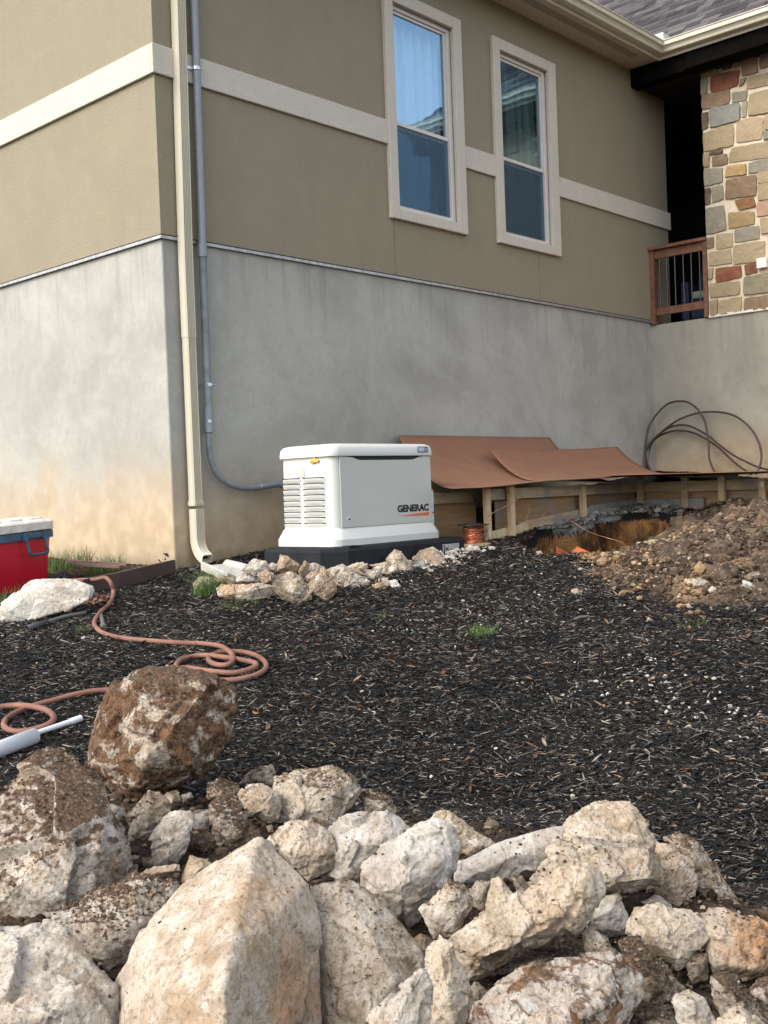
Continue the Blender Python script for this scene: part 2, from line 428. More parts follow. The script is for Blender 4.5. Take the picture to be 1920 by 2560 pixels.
ICO = None
def lumps(name, xs, ys, zs, rad, mat, seed, flat=.7, sub=1):
    rs = np.random.RandomState(seed)
    bm = bmesh.new(); bmesh.ops.create_icosphere(bm, subdivisions=sub, radius=1)
    bv = np.array([v.co[:] for v in bm.verts]); bf = np.array([[v.index for v in f.verts] for f in bm.faces]); bm.free()
    n = len(xs); k = len(bv)
    V = bv[None]*(1+rs.normal(0, .26, (n, k, 1)).clip(-.5, .6))
    V = V*(np.stack([.7+rs.rand(n)*.6, .7+rs.rand(n)*.6, flat*(.7+rs.rand(n)*.6)], -1)[:, None, :])
    a = rs.rand(n)*6.28; ca, sa = np.cos(a)[:, None], np.sin(a)[:, None]
    V = np.stack([V[..., 0]*ca-V[..., 1]*sa, V[..., 0]*sa+V[..., 1]*ca, V[..., 2]], -1)*np.asarray(rad)[:, None, None]
    V = V+np.stack([xs, ys, zs], -1)[:, None, :]
    Fq = (bf[None]+(np.arange(n)*k)[:, None, None]).reshape(-1, 3)
    return fast_mesh(name, V.reshape(-1, 3), Fq, mat)
M_CLOD = island_mat('earth_clod', (0, (.045, .031, .021)), (.55, (.10, .073, .052)), (.84, (.13, .095, .066)), (.93, (.22, .145, .085)), (.975, (.32, .26, .18)), (1, (.44, .38, .30)), rough=.95, spec=.15)
rs = np.random.RandomState(21)
n = 15000
x = 1.0+rs.rand(n*4)*4.2; y = -5.0+rs.rand(n*4)*3.2
p = pile_h(x, y); ok = (rs.rand(n*4) < np.clip((p-.02)*4, 0, 1)) & (pit_depth(x, y) < .1); x = x[ok][:n]; y = y[ok][:n]
r_ = .0045+rs.gamma(1.1, .0052, len(x)); r_ = np.minimum(r_, .05)
z = G(x, y)+pile_h(x, y)-.050+r_*.35
tag(lumps('earth_clods', x, y, z, r_, M_CLOD, 22), 'loose clods and small stones over the dug earth heap', 'rubble', kind='stuff')
# orange tan rubble at the foot of the heap
x = []; y = []
for (qx, qy, s) in ((1500, 1415, 26), (1560, 1425, 30), (1640, 1440, 34), (1690, 1410, 26), (1600, 1475, 40), (1720, 1500, 45), (1480, 1405, 16), (1700, 1545, 40), (1800, 1580, 50)):
    for k in range(34):
        q = onG(qx+rs.normal(0, s), qy+rs.normal(0, s*.33)); x.append(q.x); y.append(q.y)
x = np.array(x); y = np.array(y)
M_TAN = island_mat('tan_rubble', (0, (.12, .07, .035)), (.45, (.24, .145, .075)), (.8, (.34, .24, .14)), (1, (.46, .38, .29)), rough=.95, spec=.15)
r_ = .006+rs.gamma(1.4, .0055, len(x))
tag(lumps('clay_rubble', x, y, G(x, y)+pile_h(x, y)*.95-.02+r_*.3, r_, M_TAN, 23), 'tan and orange clay rubble at the foot of the earth heap', 'rubble', kind='stuff')
# white pebbles
x = []; y = []
def spray(qx, qy, sx, sy, m):
    for k in range(m):
        q = onG(qx+rs.normal(0, sx), qy+rs.normal(0, sy))
        if heap_d(q.x, q.y) < -.05: x.append(q.x); y.append(q.y)
spray(1590, 1712, 80, 38, 55); spray(1700, 1730, 140, 55, 45); spray(1840, 1780, 50, 50, 22); spray(700, 1495, 60, 8, 30); spray(900, 1455, 70, 9, 22)
spray(1120, 1400, 50, 12, 24); spray(590, 1420, 25, 6, 20); spray(1560, 1960, 250, 90, 14); spray(1000, 1600, 450, 120, 50); spray(250, 1620, 220, 70, 26); spray(1400, 1480, 160, 45, 40)
x = np.array(x); y = np.array(y)
M_PEB = island_mat('white_pebble', (0, (.30, .25, .19)), (.4, (.46, .41, .35)), (1, (.60, .57, .52)), rough=.8, spec=.25)
r_ = .0045+rs.rand(len(x))*.0065
tag(lumps('white_pebbles', x, y, G(x, y)+.014, r_, M_PEB, 24), 'small white limestone pebbles strewn on the mulch', 'pebbles', kind='stuff')
M_CRUM = island_mat('soil_crumb', (0, (.020, .013, .009)), (.55, (.055, .038, .026)), (.8, (.11, .08, .055)), (.95, (.20, .15, .10)), (1, (.40, .33, .24)), rough=.95, spec=.1)
n = 420; x = .10+rs.rand(n)*1.85; y = -1.30-np.abs(rs.normal(0, .11, n)); r_ = .007+rs.gamma(2.0, .0055, n)
tag(lumps('stone_chips', x, y, G(x, y)+r_*.6, np.minimum(r_, .034), M_PEB, 26), 'small broken limestone chips filling the gaps between the stones by the pad', 'stone chips', kind='stuff')
# gritty soil crumbs between the big rocks
n = 16000
u = (rs.rand(n)*2-1)*1.9; w_ = 2.0+rs.rand(n)*2.2
x = CAM.x+u*math.cos(YAW)+w_*math.sin(YAW); y = CAM.y-u*math.sin(YAW)+w_*math.cos(YAW)
ok = heap_d(x, y) > .26; x = x[ok]; y = y[ok]; r_ = .003+rs.gamma(1.1, .0034, len(x)); r_ = np.minimum(r_, .022)
tag(lumps('soil_crumbs', x, y, G(x, y)+r_*.3, r_, M_CRUM, 25), 'dark crumbly soil with grit between the rocks', 'soil', kind='stuff')
# fallen oak leaves
def leaves(n, seed):
    rs = np.random.RandomState(seed); wd = 3.0+6.5*rs.rand(n)**.8; uu = (rs.rand(n)*2-1)*(wd*.45)
    x = CAM.x+uu*math.cos(YAW)+wd*math.sin(YAW); y = CAM.y-uu*math.sin(YAW)+wd*math.cos(YAW)
    ok = (heap_d(x, y) < .02) & (y < -.1) & (pit_depth(x, y) < .02) & ~((y > -1.22) & (x > 1.9)); x = x[ok]; y = y[ok]; n = len(x)
    a = rs.rand(n)*6.28; L = .012+rs.rand(n)*.016; W = L*(.35+rs.rand(n)*.3)
    d = np.stack([np.cos(a), np.sin(a), rs.normal(0, .3, n)], -1); s_ = np.stack([-np.sin(a), np.cos(a), rs.normal(0, .35, n)], -1)
    c = np.stack([x, y, G(x, y)+.022], -1); V = []
    for lt, wt, up in ((-1, 0, .0), (-.45, .75, .2), (.1, 1, .15), (.65, .6, .2), (1, 0, .35)):
        b = c+d*(L*lt)[:, None]
        V += [b-s_*(W*wt*.5+.0003)[:, None]+np.array([0, 0, 1])*(L*up*.6)[:, None], b-np.array([0, 0, .001]), b+s_*(W*wt*.5+.0003)[:, None]+np.array([0, 0, 1])*(L*up*.6)[:, None]]
    V = np.stack(V, 1).reshape(-1, 3); o = np.arange(n)[:, None]*15; Fq = []
    for k in range(4):
        Fq += [o+np.array([[3*k, 3*k+3, 3*k+4, 3*k+1]]), o+np.array([[3*k+1, 3*k+4, 3*k+5, 3*k+2]])]
    return fast_mesh('fallen_leaves', V, np.concatenate(Fq, 0), M_LEAF)
def rim_ok(x, y): return (pit_depth(x, y) < .06)
rs = np.random.RandomState(77)
x = 2.95+rs.rand(2600)*1.75; y = -1.23-np.abs(rs.normal(0, .07, 2600)); c_ = rs.rand(2600) < .30; x = np.where(c_, 4.35+rs.normal(0, .16, 2600), x); y = np.where(c_, -1.5+rs.normal(0, .16, 2600), y)
ok = rim_ok(x, y) & (x < 4.69); x = x[ok]; y = y[ok]
M_CEML = island_mat('cement_lump', (0, (.06, .058, .053)), (.4, (.17, .165, .15)), (1, (.34, .33, .30)), rough=.95, spec=.1)
r_ = .006+rs.gamma(1.3, .006, len(x))
tag(lumps('cement_spill', x, y, G(x, y)+r_*.3, r_, M_CEML, 78, sub=1), 'grey cement crumbs spilled along the trench rim below the formwork', 'cement', kind='stuff')
M_LEAF = island_mat('dry_leaf', (0, (.09, .045, .024)), (.5, (.17, .085, .042)), (.8, (.23, .15, .09)), (1, (.32, .27, .19)), rough=.7, spec=.3)
tag(leaves(900, 31), 'small dry orange and tan leaves on the mulch', 'leaves', kind='stuff')
# ------------------------------------------------------------------ house
house = thing('house', 'tan stucco house on grey concrete base with cream window trim and stone porch wing', 'house', (0, 0, 0))
WY = -3.35      # far end of the porch wing
ZB, ZS, XB, XE = 3.535, 6.54, 7.35, 7.82      # base top, soffit, inner corner, end of stucco wall
WIN = [(2.70, 3.485, 4.205, 6.005), (4.335, 5.115, 4.205, 6.005)]
def holes_wall(m, x0, x1, z0, z1, y0, y1, holes):
    xs = x0
    for (a, b, c, d) in holes:
        m.box(xs, a, y0, y1, z0, z1); m.box(a, b, y0, y1, z0, c); m.box(a, b, y0, y1, d, z1); xs = b
    m.box(xs, x1, y0, y1, z0, z1)
m = MB(); holes_wall(m, 0, XE, ZB, 6.75, 0, .16, [(a-.05, b+.05, c-.05, d+.05) for a, b, c, d in WIN])
m.box(0, .16, .16, 9.0, ZB, 6.75)
m.build('stucco_wall', M_STUC, house)
m = MB(); L_ = [(.014, .014), (XB+.05, .014), (XB+.05, .30), (.30, .30), (.30, 9.0), (.014, 9.0)]
m.hull8([(x, y, .2) for x, y in L_], [(x, y, ZB-.004) for x, y in L_])
m.build('concrete_base', M_CONC, house, bevel=.012)
m = MB(); m.box(XB, XB+.3, WY, .2, .2, 3.49); m.build('porch_base', M_CONW, house, bevel=.01)
# drip flashing
M_FLASH = simple('flashing_metal', (.36, .36, .35), .45, .3, 30, .1, metal=.6)
M_DARKJ = simple('dark_joint', (.035, .032, .03), .9)
m = MB(); m.box(-.014, XB, -.014, .0, ZB-.018, ZB+.004); m.box(-.014, .0, .0, 9.0, ZB-.018, ZB+.004); m.build('drip_flashing', M_FLASH, house)
m = MB(); m.box(-.006, XB, -.006, .0, ZB+.004, ZB+.016); m.box(-.006, .0, .0, 9.0, ZB+.004, ZB+.016); m.build('weep_joint', M_DARKJ, house)
# string band and window surrounds
T0, T1 = 4.728, 4.945
m = MB()
OUT = [(2.54, 3.66, 4.062, 6.16), (4.17, 5.31, 4.062, 6.16)]
for a, b in ((-.028, OUT[0][0]+.006), (OUT[0][1]-.006, OUT[1][0]+.006), (OUT[1][1]-.006, XE+.03)): m.box(a, b, -.028, .002, T0, T1)
m.box(-.028, .002, .003, 9.0, T0, T1)
m.box(XE-.001, XE+.03, .003, .18, T0, T1)
m.build('band_course', M_TRIM, house, bevel=.006)
for k in range(2):
    a, b, c, d = OUT[k]; g = WIN[k]; m = MB()
    x0, x1, z0, z1 = g[0]-.045, g[1]+.045, g[2]-.045, g[3]+.04
    m.box(a, x0, -.042, .002, c, d); m.box(x1, b, -.042, .002, c, d); m.box(x0, x1, -.042, .002, c, z0); m.box(x0, x1, -.042, .002, z1, d)
    m.build('window_surround', M_TRIM, house, bevel=.007)
M_JT = simple('joint_tan', (.20, .165, .11), .9)
for x in (2.60, 4.92): MB().box(x-.004, x+.004, -.0025, .001, ZB+.02, 4.06).build('control_joint', M_JT, house)
# windows
M_VINYL = simple('window_vinyl', (.60, .565, .52), .45, .05, 5, .02)
def m_pane(name, tint, gl, rough=.01):
    t = NT(name)
    gs = t.n('ShaderNodeBsdfGlossy'); gs.inputs['Roughness'].default_value = rough; gs.inputs[0].default_value = (.40, .60, .80, 1)
    t.put(gs.inputs['Normal'], t.bump(t.noise(1.6, 2), .06, .05))
    tr = t.n('ShaderNodeBsdfTransparent'); tr.inputs[0].default_value = (*tint, 1)
    mx = t.n('ShaderNodeMixShader')
    fr = t.n('ShaderNodeLayerWeight'); fr.inputs[0].default_value = .25
    t.put(mx.inputs[0], t.mr(fr.outputs['Facing'], 0, 1, gl, min(1, gl+.35), False))
    t.t.links.new(tr.outputs[0], mx.inputs[1]); t.t.links.new(gs.outputs[0], mx.inputs[2])
    t.t.links.new(mx.outputs[0], t.t.nodes['Material Output'].inputs[0]); return t.m
M_PANE = m_pane('window_glass', (.86, .93, .96), .21)
M_SCR = m_pane('insect_screen', (.58, .62, .64), .015, .5)
M_CURT = simple('sheer_curtain', (.88, .90, .92), .9, .04)
M_CURT2 = simple('grey_green_curtain', (.30, .34, .29), .9, .04)
M_ROOM = simple('room_dark', (.10, .09, .08), .95)
for k, (a, b, c, d) in enumerate(WIN):
    wn = thing('window', None, None, (0, 0, 0)); wn.parent = house
    wn.location = ((a+b)/2, 0, c)
    m = MB(); fy0, fy1 = .012, .09
    for q in ((a-.05, a, c-.05, d+.05), (b, b+.05, c-.05, d+.05), (a, b, c-.05, c), (a, b, d, d+.05)): m.box(q[0], q[1], fy0, fy1, q[2], q[3])
    m.build('frame', M_VINYL, wn, bevel=.004)
    m = MB(); zr = 4.955; s = .026
    for q in ((a+.001, a+s, zr+.035, d-.001), (b-s, b-.001, zr+.035, d-.001), (a+s, b-s, d-s, d-.001), (a+.001, b-.001, zr, zr+.035)): m.box(q[0], q[1], .030, .062, q[2], q[3])
    m.build('upper_sash', M_VINYL, wn, bevel=.003)
    m = MB()
    for q in ((a+.001, a+s, c+.001, zr-.002), (b-s, b-.001, c+.001, zr-.002), (a+s, b-s, c+.001, c+s), (a+s, b-s, zr-.035, zr-.002)): m.box(q[0], q[1], .050, .085, q[2], q[3])
    m.build('lower_sash', M_VINYL, wn, bevel=.003)
    m = MB(); m.box(a+s, b-s, .044, .049, zr+.035, d-s); m.build('pane', M_PANE, wn)
    m = MB(); m.box(a+s, b-s, .066, .071, c+s, zr-.035); m.build('pane', M_PANE, wn)
    m = MB(); m.box(a+.012, b-.012, .036, .038, c+.01, zr-.004); m.build('insect_screen', M_SCR, wn)
    # sheer curtain in folds
    V = []; Fq = []; n = 120
    for i in range(n+1):
        x = a-.04+(b-a+.40)*i/n; ph = 2*math.pi*(i/n)*9.5
        for j in range(2):
            z = (c-.10, d+.30)[j]; amp = (.045, .030)[j]
            V.append((x+.012*math.sin(ph*1.7), .19+amp*math.sin(ph+.8*math.sin(ph*.31))+.014*math.sin(ph*2.3+1), z))
    for i in range(n): Fq.append((2*i, 2*i+2, 2*i+3, 2*i+1))
    mm = MB(); mm.add(V, Fq); cu = mm.build('curtain', M_CURT if k == 0 else M_CURT2, wn, smooth=True)
    sd_ = cu.modifiers.new('s', 'SOLIDIFY'); sd_.thickness = .002
m = MB(); m.box(.5, 7.2, 3.0, 3.05, 3.6, 6.5); m.box(.5, 7.2, .6, 3.0, 3.55, 3.6); m.build('inner_room', M_ROOM, house)
# soffit, fascia and gutters
M_PAINT = simple('cream_paint', (.50, .455, .37), .6, .05, 4, .05)
M_GUT = simple('gutter_metal', (.54, .505, .39), .38, .03, 2, 0, spec=.5)
FM, FW = -.40, 6.95                          # fascia planes of the main eave and the wing eave
m = MB(); m.box(-.5, XB, FM+.002, -.001, ZS, ZS+.02); m.box(FW+.002, XB+.0, WY, FM+.002, ZS, ZS+.02); m.build('soffit', M_PAINT, house)
m = MB(); m.box(-.5, FW, FM-.02, FM, ZS-.03, 6.66); m.box(FW-.02, FW, WY, FM-.02, ZS-.03, 6.66); m.build('fascia', M_PAINT, house)
m = MB(); x = 1.4
while x < 6.7: m.box(x, x+.009, -.30, -.20, ZS-.0035, ZS-.001); x += .026
m.build('soffit_vent', simple('vent_dark', (.33, .30, .24), .9), house)
ZG = 6.675
prof = [(0.0, -.125), (.075, -.125), (.082, -.118), (.088, -.095), (.103, -.075), (.120, -.066), (.126, -.060), (.126, -.048), (.118, -.045), (.118, -.012), (.130, -.008), (.130, .0), (.112, .0), (.112, -.006), (.108, -.05), (.07, -.115), (.006, -.115), (.004, 0), (0, 0)]
def gut_loop(kind, t):
    L = []
    for o, z in prof:
        if kind == 'a': L.append((t, FM-.021-o, ZG+z))
        elif kind == 'c': L.append((FW-.021-o, FM-.021-o, ZG+z))
        else: L.append((FW-.021-o, t, ZG+z))
    return L
m = MB(); m.loft([gut_loop('a', -.5), gut_loop('c', 0), gut_loop('w', WY)]); m.build('gutter', M_GUT, house)
m = MB(); m.box(FW-.16, FW-.148, FM-.15, FM-.005, ZG+.0, ZG+.085); m.box(FW-.148, FW-.01, FM-.155, FM-.143, ZG+.0, ZG+.085)
m.build('splash_guard', simple('guard_white', (.70, .68, .60), .4, .03), house, bevel=.004)
# roof: two shingled planes meeting in a valley
SL = .82; CR = math.hypot(1, SL)
M_SHIN = island_mat('roof_shingle', (0, (.040, .037, .042)), (.4, (.068, .063, .068)), (.7, (.105, .099, .100)), (1, (.155, .148, .142)), rough=.95, spec=.1)
def shingles(name, kind):
    V = []; Fq = []; ex = .143; rr = random.Random(5 if kind == 'w' else 6)
    for k in range(34):
        d0 = k*ex-.03; h0 = d0/CR; h1 = (d0+ex+.03)/CR            # plan distance from the fascia
        if kind == 'w': lo, hi = (WY-.02)+max(h0, 0), FM-.02+h0+.12
        else: lo, hi = -.5, FW-.02+h0+.12
        t = lo-rr.random()*.2
        while t < hi:
            wd = rr.choice((.12, .16, .2, .24, .3)); t2 = min(t+wd, hi); up = rr.choice((.001, .002, .004))
            dz = rr.random()*.0015; a_, b_ = max(t, lo)+.003, t2-.003
            if b_ > a_+.01:
                for tt in (a_, b_):
                    for hh_, th in ((h0, .010+up+dz), (h1, .001+up*.3+dz), (h0, .0+dz), (h1, -.006)):
                        z = 6.69+SL*hh_+th
                        V.append((FW-.02+hh_, tt, z) if kind == 'w' else (tt, FM-.02+hh_, z))
                n = len(V)-8
                Fq += [(n, n+1, n+5, n+4), (n+2, n+3, n+7, n+6), (n, n+2, n+6, n+4), (n, n+1, n+3, n+2), (n+4, n+5, n+7, n+6)]
            t = t2
    mm = MB(); mm.add(V, Fq); return mm
shingles('roof', 'w').build('wing_roof', M_SHIN, house)
shingles('roof', 'm').build('main_roof', M_SHIN, house)
m = MB()
def slab(pts): m.add([(p[0], p[1], p[2]) for p in pts]+[(p[0], p[1], p[2]-.08) for p in pts], [tuple(range(len(pts))), tuple(range(len(pts), 2*len(pts)))[::-1]]+[(i, i+len(pts), (i+1) % len(pts)+len(pts), (i+1) % len(pts)) for i in range(len(pts))])
hx = 3.4
slab([(FW-.02, (WY-.02), 6.675), (FW-.02, FM, 6.675), (FW-.02+hx, FM+hx, 6.675+SL*hx), (FW-.02+hx, (WY-.02)+1.7, 6.675+SL*hx)])
slab([(-.5, FM-.02, 6.675), (FW, FM-.02, 6.675), (FW+hx, FM-.02+hx, 6.675+SL*hx), (-.5, FM-.02+hx, 6.675+SL*hx)])
slab([(FW-.02, (WY-.02), 6.67), (FW-.02+hx, (WY-.02)+1.7, 6.67+SL*hx), (FW+2*hx, (WY-.02), 6.67)])
m.build('roof_deck', simple('deck_dark', (.06, .055, .06), .95), house)
# porch: beam, stone wall, dark recess, door
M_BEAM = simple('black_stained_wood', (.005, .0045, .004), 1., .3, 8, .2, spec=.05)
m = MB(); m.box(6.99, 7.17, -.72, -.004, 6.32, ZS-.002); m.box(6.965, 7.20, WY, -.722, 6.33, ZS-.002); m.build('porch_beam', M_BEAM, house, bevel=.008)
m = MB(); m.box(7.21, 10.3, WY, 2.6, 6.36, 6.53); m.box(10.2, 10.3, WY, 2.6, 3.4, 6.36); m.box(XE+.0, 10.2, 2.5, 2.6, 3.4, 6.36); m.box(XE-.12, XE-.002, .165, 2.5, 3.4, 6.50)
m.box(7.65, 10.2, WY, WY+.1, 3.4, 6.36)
m.build('porch_recess', simple('porch_shade_tone', (.010, .008, .0075), .8, .3, 6, .2), house)  # near-black colour stands in for the deep shade inside the porch
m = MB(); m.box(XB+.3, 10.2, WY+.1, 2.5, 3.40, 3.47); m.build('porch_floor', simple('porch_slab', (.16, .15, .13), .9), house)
dr = thing('door', None, None, (9.0, 2.48, 3.47)); dr.parent = house
M_DOOR = simple('door_brown', (.035, .026, .022), .5, .2, 8, .1)
m = MB(); m.box(8.55, 9.45, 2.44, 2.485, 3.475, 5.55); m.build('panel', M_DOOR, dr)
m = MB()
for q in ((8.45, 8.55, 3.475, 5.65), (9.45, 9.55, 3.475, 5.65), (8.55, 9.45, 5.55, 5.65)): m.box(q[0], q[1], 2.41, 2.49, q[2], q[3])
m.build('frame', simple('door_frame', (.07, .06, .055), .6), dr, bevel=.004)
# stone veneer
def m_vcol(name, rough=.9, bs=.7):
    t = NT(name); at = t.n('ShaderNodeAttribute', attribute_name='mask')
    n = t.noise(9, 6, .65); f = t.noise(45, 5, .65); w2 = t.noise(4, 4, vec=t.mapv((1, 1, 4)), dist=1)
    c = t.mix(t.math('MULTIPLY', t.mr(n, .35, .7), .35), at.outputs['Color'], t.mix(.55, at.outputs['Color'], (.50, .40, .27)))
    c = t.mix(t.math('MULTIPLY', t.mr(w2, .5, .7), .3), c, t.mix(.6, at.outputs['Color'], (.12, .09, .06)))
    c = t.mix(t.math('MULTIPLY', t.mr(f, .45, .7), .22), c, (.10, .08, .06))
    return t.fin(c, rough, t.bump(t.math('ADD', n, t.math('MULTIPLY', f, .3)), bs, .02), spec=.2)
M_STONE = m_vcol('sandstone')
TN, GR, BR, RD, GD, DK, BG, PK = (.35, .275, .17), (.235, .215, .165), (.24, .16, .10), (.19, .065, .035), (.42, .28, .12), (.10, .072, .05), (.20, .205, .185), (.42, .26, .19)
ST = [((1390, 295, 1450, 278, 1460, 300, 1390, 318), TN), ((1470, 262, 1510, 252, 1512, 275, 1475, 285), DK), ((1520, 245, 1545, 240, 1545, 268, 1522, 275), TN),
 ((1555, 240, 1610, 222, 1618, 295, 1558, 310), BR), ((1630, 215, 1670, 205, 1670, 268, 1630, 280), BR), ((1390, 325, 1412, 320, 1412, 380, 1390, 388), GR),
 ((1428, 310, 1545, 285, 1535, 350, 1428, 378), RD), ((1550, 328, 1572, 318, 1558, 345, 1545, 350), BR), ((1580, 315, 1672, 296, 1672, 343, 1572, 362), TN),
 ((1390, 390, 1505, 365, 1502, 420, 1392, 445), BR), ((1515, 380, 1575, 368, 1572, 405, 1515, 418), GR), ((1588, 385, 1672, 363, 1672, 458, 1580, 470), TN),
 ((1425, 440, 1545, 420, 1545, 490, 1425, 520), BG), ((1555, 415, 1575, 412, 1570, 475, 1555, 478), GR), ((1392, 460, 1415, 455, 1415, 520, 1395, 530), DK),
 ((1397, 545, 1518, 505, 1520, 590, 1400, 618), TN), ((1533, 490, 1640, 478, 1635, 565, 1533, 580), (.36, .27, .18)), ((1648, 475, 1675, 470, 1675, 525, 1648, 527), TN),
 ((1400, 628, 1420, 625, 1420, 678, 1402, 680), TN), ((1425, 615, 1475, 608, 1475, 622, 1425, 632), DK), ((1435, 640, 1492, 627, 1495, 665, 1435, 675), BR),
 ((1510, 605, 1675, 573, 1675, 638, 1498, 662), TN), ((1645, 537, 1675, 533, 1675, 562, 1645, 568), GR), ((1400, 690, 1475, 685, 1475, 740, 1402, 758), GR),
 ((1495, 678, 1570, 668, 1572, 708, 1487, 720), GD), ((1582, 665, 1675, 645, 1675, 692, 1582, 705), GR), ((1490, 735, 1612, 712, 1612, 795, 1487, 810), BR),
 ((1620, 705, 1675, 697, 1675, 738, 1620, 745), TN), ((1405, 768, 1425, 765, 1425, 830, 1407, 835), DK), ((1432, 765, 1475, 755, 1478, 810, 1435, 825), GR),
 ((1525, 818, 1600, 803, 1612, 838, 1545, 855), (.25, .12, .045)), ((1622, 752, 1675, 743, 1675, 808, 1622, 815), TN), ((1408, 850, 1480, 835, 1490, 935, 1410, 955), GR),
 ((1500, 865, 1605, 862, 1605, 910, 1502, 930), (.32, .23, .11)), ((1617, 825, 1675, 813, 1675, 872, 1618, 880), PK), ((1410, 970, 1438, 965, 1438, 1005, 1412, 1010), BR),
 ((1450, 955, 1515, 948, 1515, 1005, 1450, 1012), TN), ((1525, 935, 1622, 920, 1625, 970, 1525, 985), GR), ((1632, 890, 1675, 888, 1675, 945, 1635, 950), TN),
 ((1520, 1000, 1648, 980, 1645, 1060, 1520, 1075), TN), ((1420, 1030, 1508, 1015, 1512, 1070, 1420, 1082), TN), ((1448, 1095, 1550, 1082, 1553, 1125, 1450, 1150), RD),
 ((1565, 1080, 1615, 1068, 1615, 1108, 1570, 1118), RD), ((1420, 1095, 1438, 1092, 1435, 1130, 1422, 1138), TN), ((1422, 1155, 1545, 1145, 1545, 1195, 1425, 1210), TN),
 ((1562, 1130, 1675, 1108, 1675, 1188, 1562, 1200), (.27, .24, .16)), ((1427, 1225, 1455, 1218, 1452, 1280, 1430, 1285), TN), ((1462, 1225, 1553, 1208, 1550, 1265, 1462, 1278), TN),
 ((1565, 1215, 1675, 1200, 1675, 1253, 1562, 1265), BR)]
XS = 7.34
polys = []
for c, col in ST:
    P = [onX(900+c[i]*.6148, c[i+1]*.6148, XS) for i in (0, 2, 4, 6)]
    polys.append(([(p.y, p.z) for p in P], col))
rr = random.Random(9); z = 3.52
while z < 6.3:                                    # the rest of the wall, seen in the windows
    h = rr.uniform(.16, .32); y = -1.55-rr.random()*.08
    if z+h > 6.31: h = 6.31-z
    while y > WY+.05:
        wd = rr.uniform(.18, .5); y2 = max(y-wd, WY+.02)
        polys.append(([(y-.012, z+h-.012), (y2+.012, z+h-.012), (y2+.012, z+.012), (y-.012, z+.012)], rr.choice((TN, TN, GR, BR, GR, TN, TN, BR, GR, RD)))) ; y = y2
    z += h
V = []; Fq = []; Cc = []
for P, col in polys:
    ring = []
    P = P if True else P
    cy_ = sum(p[0] for p in P)/4; cz_ = sum(p[1] for p in P)/4
    P = [(cy_+(p[0]-cy_)*(1+.010/max(.03, abs(p[0]-cy_))*.7), cz_+(p[1]-cz_)*(1+.010/max(.03, abs(p[1]-cz_))*.7)) for p in P]
    for i in range(4):
        a = P[i]; b = P[(i+1) % 4]; ln = math.hypot(b[0]-a[0], b[1]-a[1]); ns = max(2, int(ln/.045))
        for k in range(ns):
            t = k/ns; j = .0 if k == 0 else .0045
            q = (a[0]+(b[0]-a[0])*t+rr.uniform(-j, j), a[1]+(b[1]-a[1])*t+rr.uniform(-j, j))
            if k == 0: q = (q[0]+(cy_-q[0])*.05, q[1]+(cz_-q[1])*.05)
            ring.append(q)
    n = len(ring); base = len(V); pr = rr.uniform(.012, .028)
    for f_, dx in ((1.0, .02), (1.0, -pr*.55), (.965, -pr)):
        for q in ring:
            V.append((XS+dx+(rr.uniform(-.003, .003) if dx < 0 else 0), cy_+(q[0]-cy_)*f_, cz_+(q[1]-cz_)*f_))
    V.append((XS-pr-rr.uniform(0, .008), cy_, cz_))
    for r0 in (0, 1):
        for i in range(n): Fq.append((base+r0*n+i, base+r0*n+(i+1) % n, base+(r0+1)*n+(i+1) % n, base+(r0+1)*n+i))
    for i in range(n): Fq.append((base+2*n+i, base+2*n+(i+1) % n, base+3*n))
    k = rr.uniform(.85, 1.15); Cc += [(*[c*k for c in col], 1)]*(3*n+1)
mm = MB(); mm.add(V, Fq); so = mm.build('stone_veneer', M_STONE, house)
ca = so.data.color_attributes.new('mask', 'FLOAT_COLOR', 'POINT'); ca.data.foreach_set('color', np.array(Cc, np.float32).ravel())
M_MORT = simple('cream_mortar', (.62, .54, .40), .95, .08, 20, .6, bscale=45, bdist=.006)
m = MB(); m.box(XS, 7.72, WY, -.745, 3.492, 6.355); m.build('mortar_wall', M_MORT, house)
m = MB()
for i in range(40):
    y0 = -.75-i*.078; m.box(XS-.012-rr.random()*.012, XS+.01, y0-.079, y0, 3.478, 3.498+rr.random()*.016)
m.build('mortar_bead', simple('white_mortar', (.70, .66, .57), .95, .08, 20, .5), house, bevel=.004)
# railing
M_CEDAR = simple('stained_cedar', (.150, .066, .038), .55, .35, 14, .3)
rl = thing('railing', None, None, (XB, -.37, 3.49)); rl.parent = house
m = MB(); m.box(XB-.075, XB+.06, -.755, .028, 4.395, 4.435); m.build('cap_rail', M_CEDAR, rl, bevel=.005)
m = MB(); m.box(XB-.02, XB+.02, -.70, -.062, 4.29, 4.393); m.build('upper_rail', M_CEDAR, rl, bevel=.003)
m = MB(); m.box(XB-.02, XB+.02, -.70, -.062, 3.60, 3.69); m.build('lower_rail', M_CEDAR, rl, bevel=.003)
for y0, y1 in ((-.060, .010), (-.752, -.702)):
    m = MB(); m.box(XB-.045, XB+.04, y0, y1, 3.492, 4.393); m.build('post', M_CEDAR, rl, bevel=.004)
M_BAL = simple('baluster_metal', (.05, .055, .06), .35, .1, metal=.7)
for y in (-.118, -.212, -.321, -.431, -.535, -.643):
    m = MB(); m.tube([(XB, y, 3.685), (XB, y, 4.295)], .0085, 8); m.build('baluster', M_BAL, rl, smooth=True, ang=R(40))
p = onX(1895, 673, XS-.03)
m = MB(); m.box(XS-.075, XS-.02, p.y-.12, p.y, p.z, p.z+.115); m.build('outlet_cover', simple('white_plastic', (.72, .70, .64), .4, .03), house, bevel=.006)
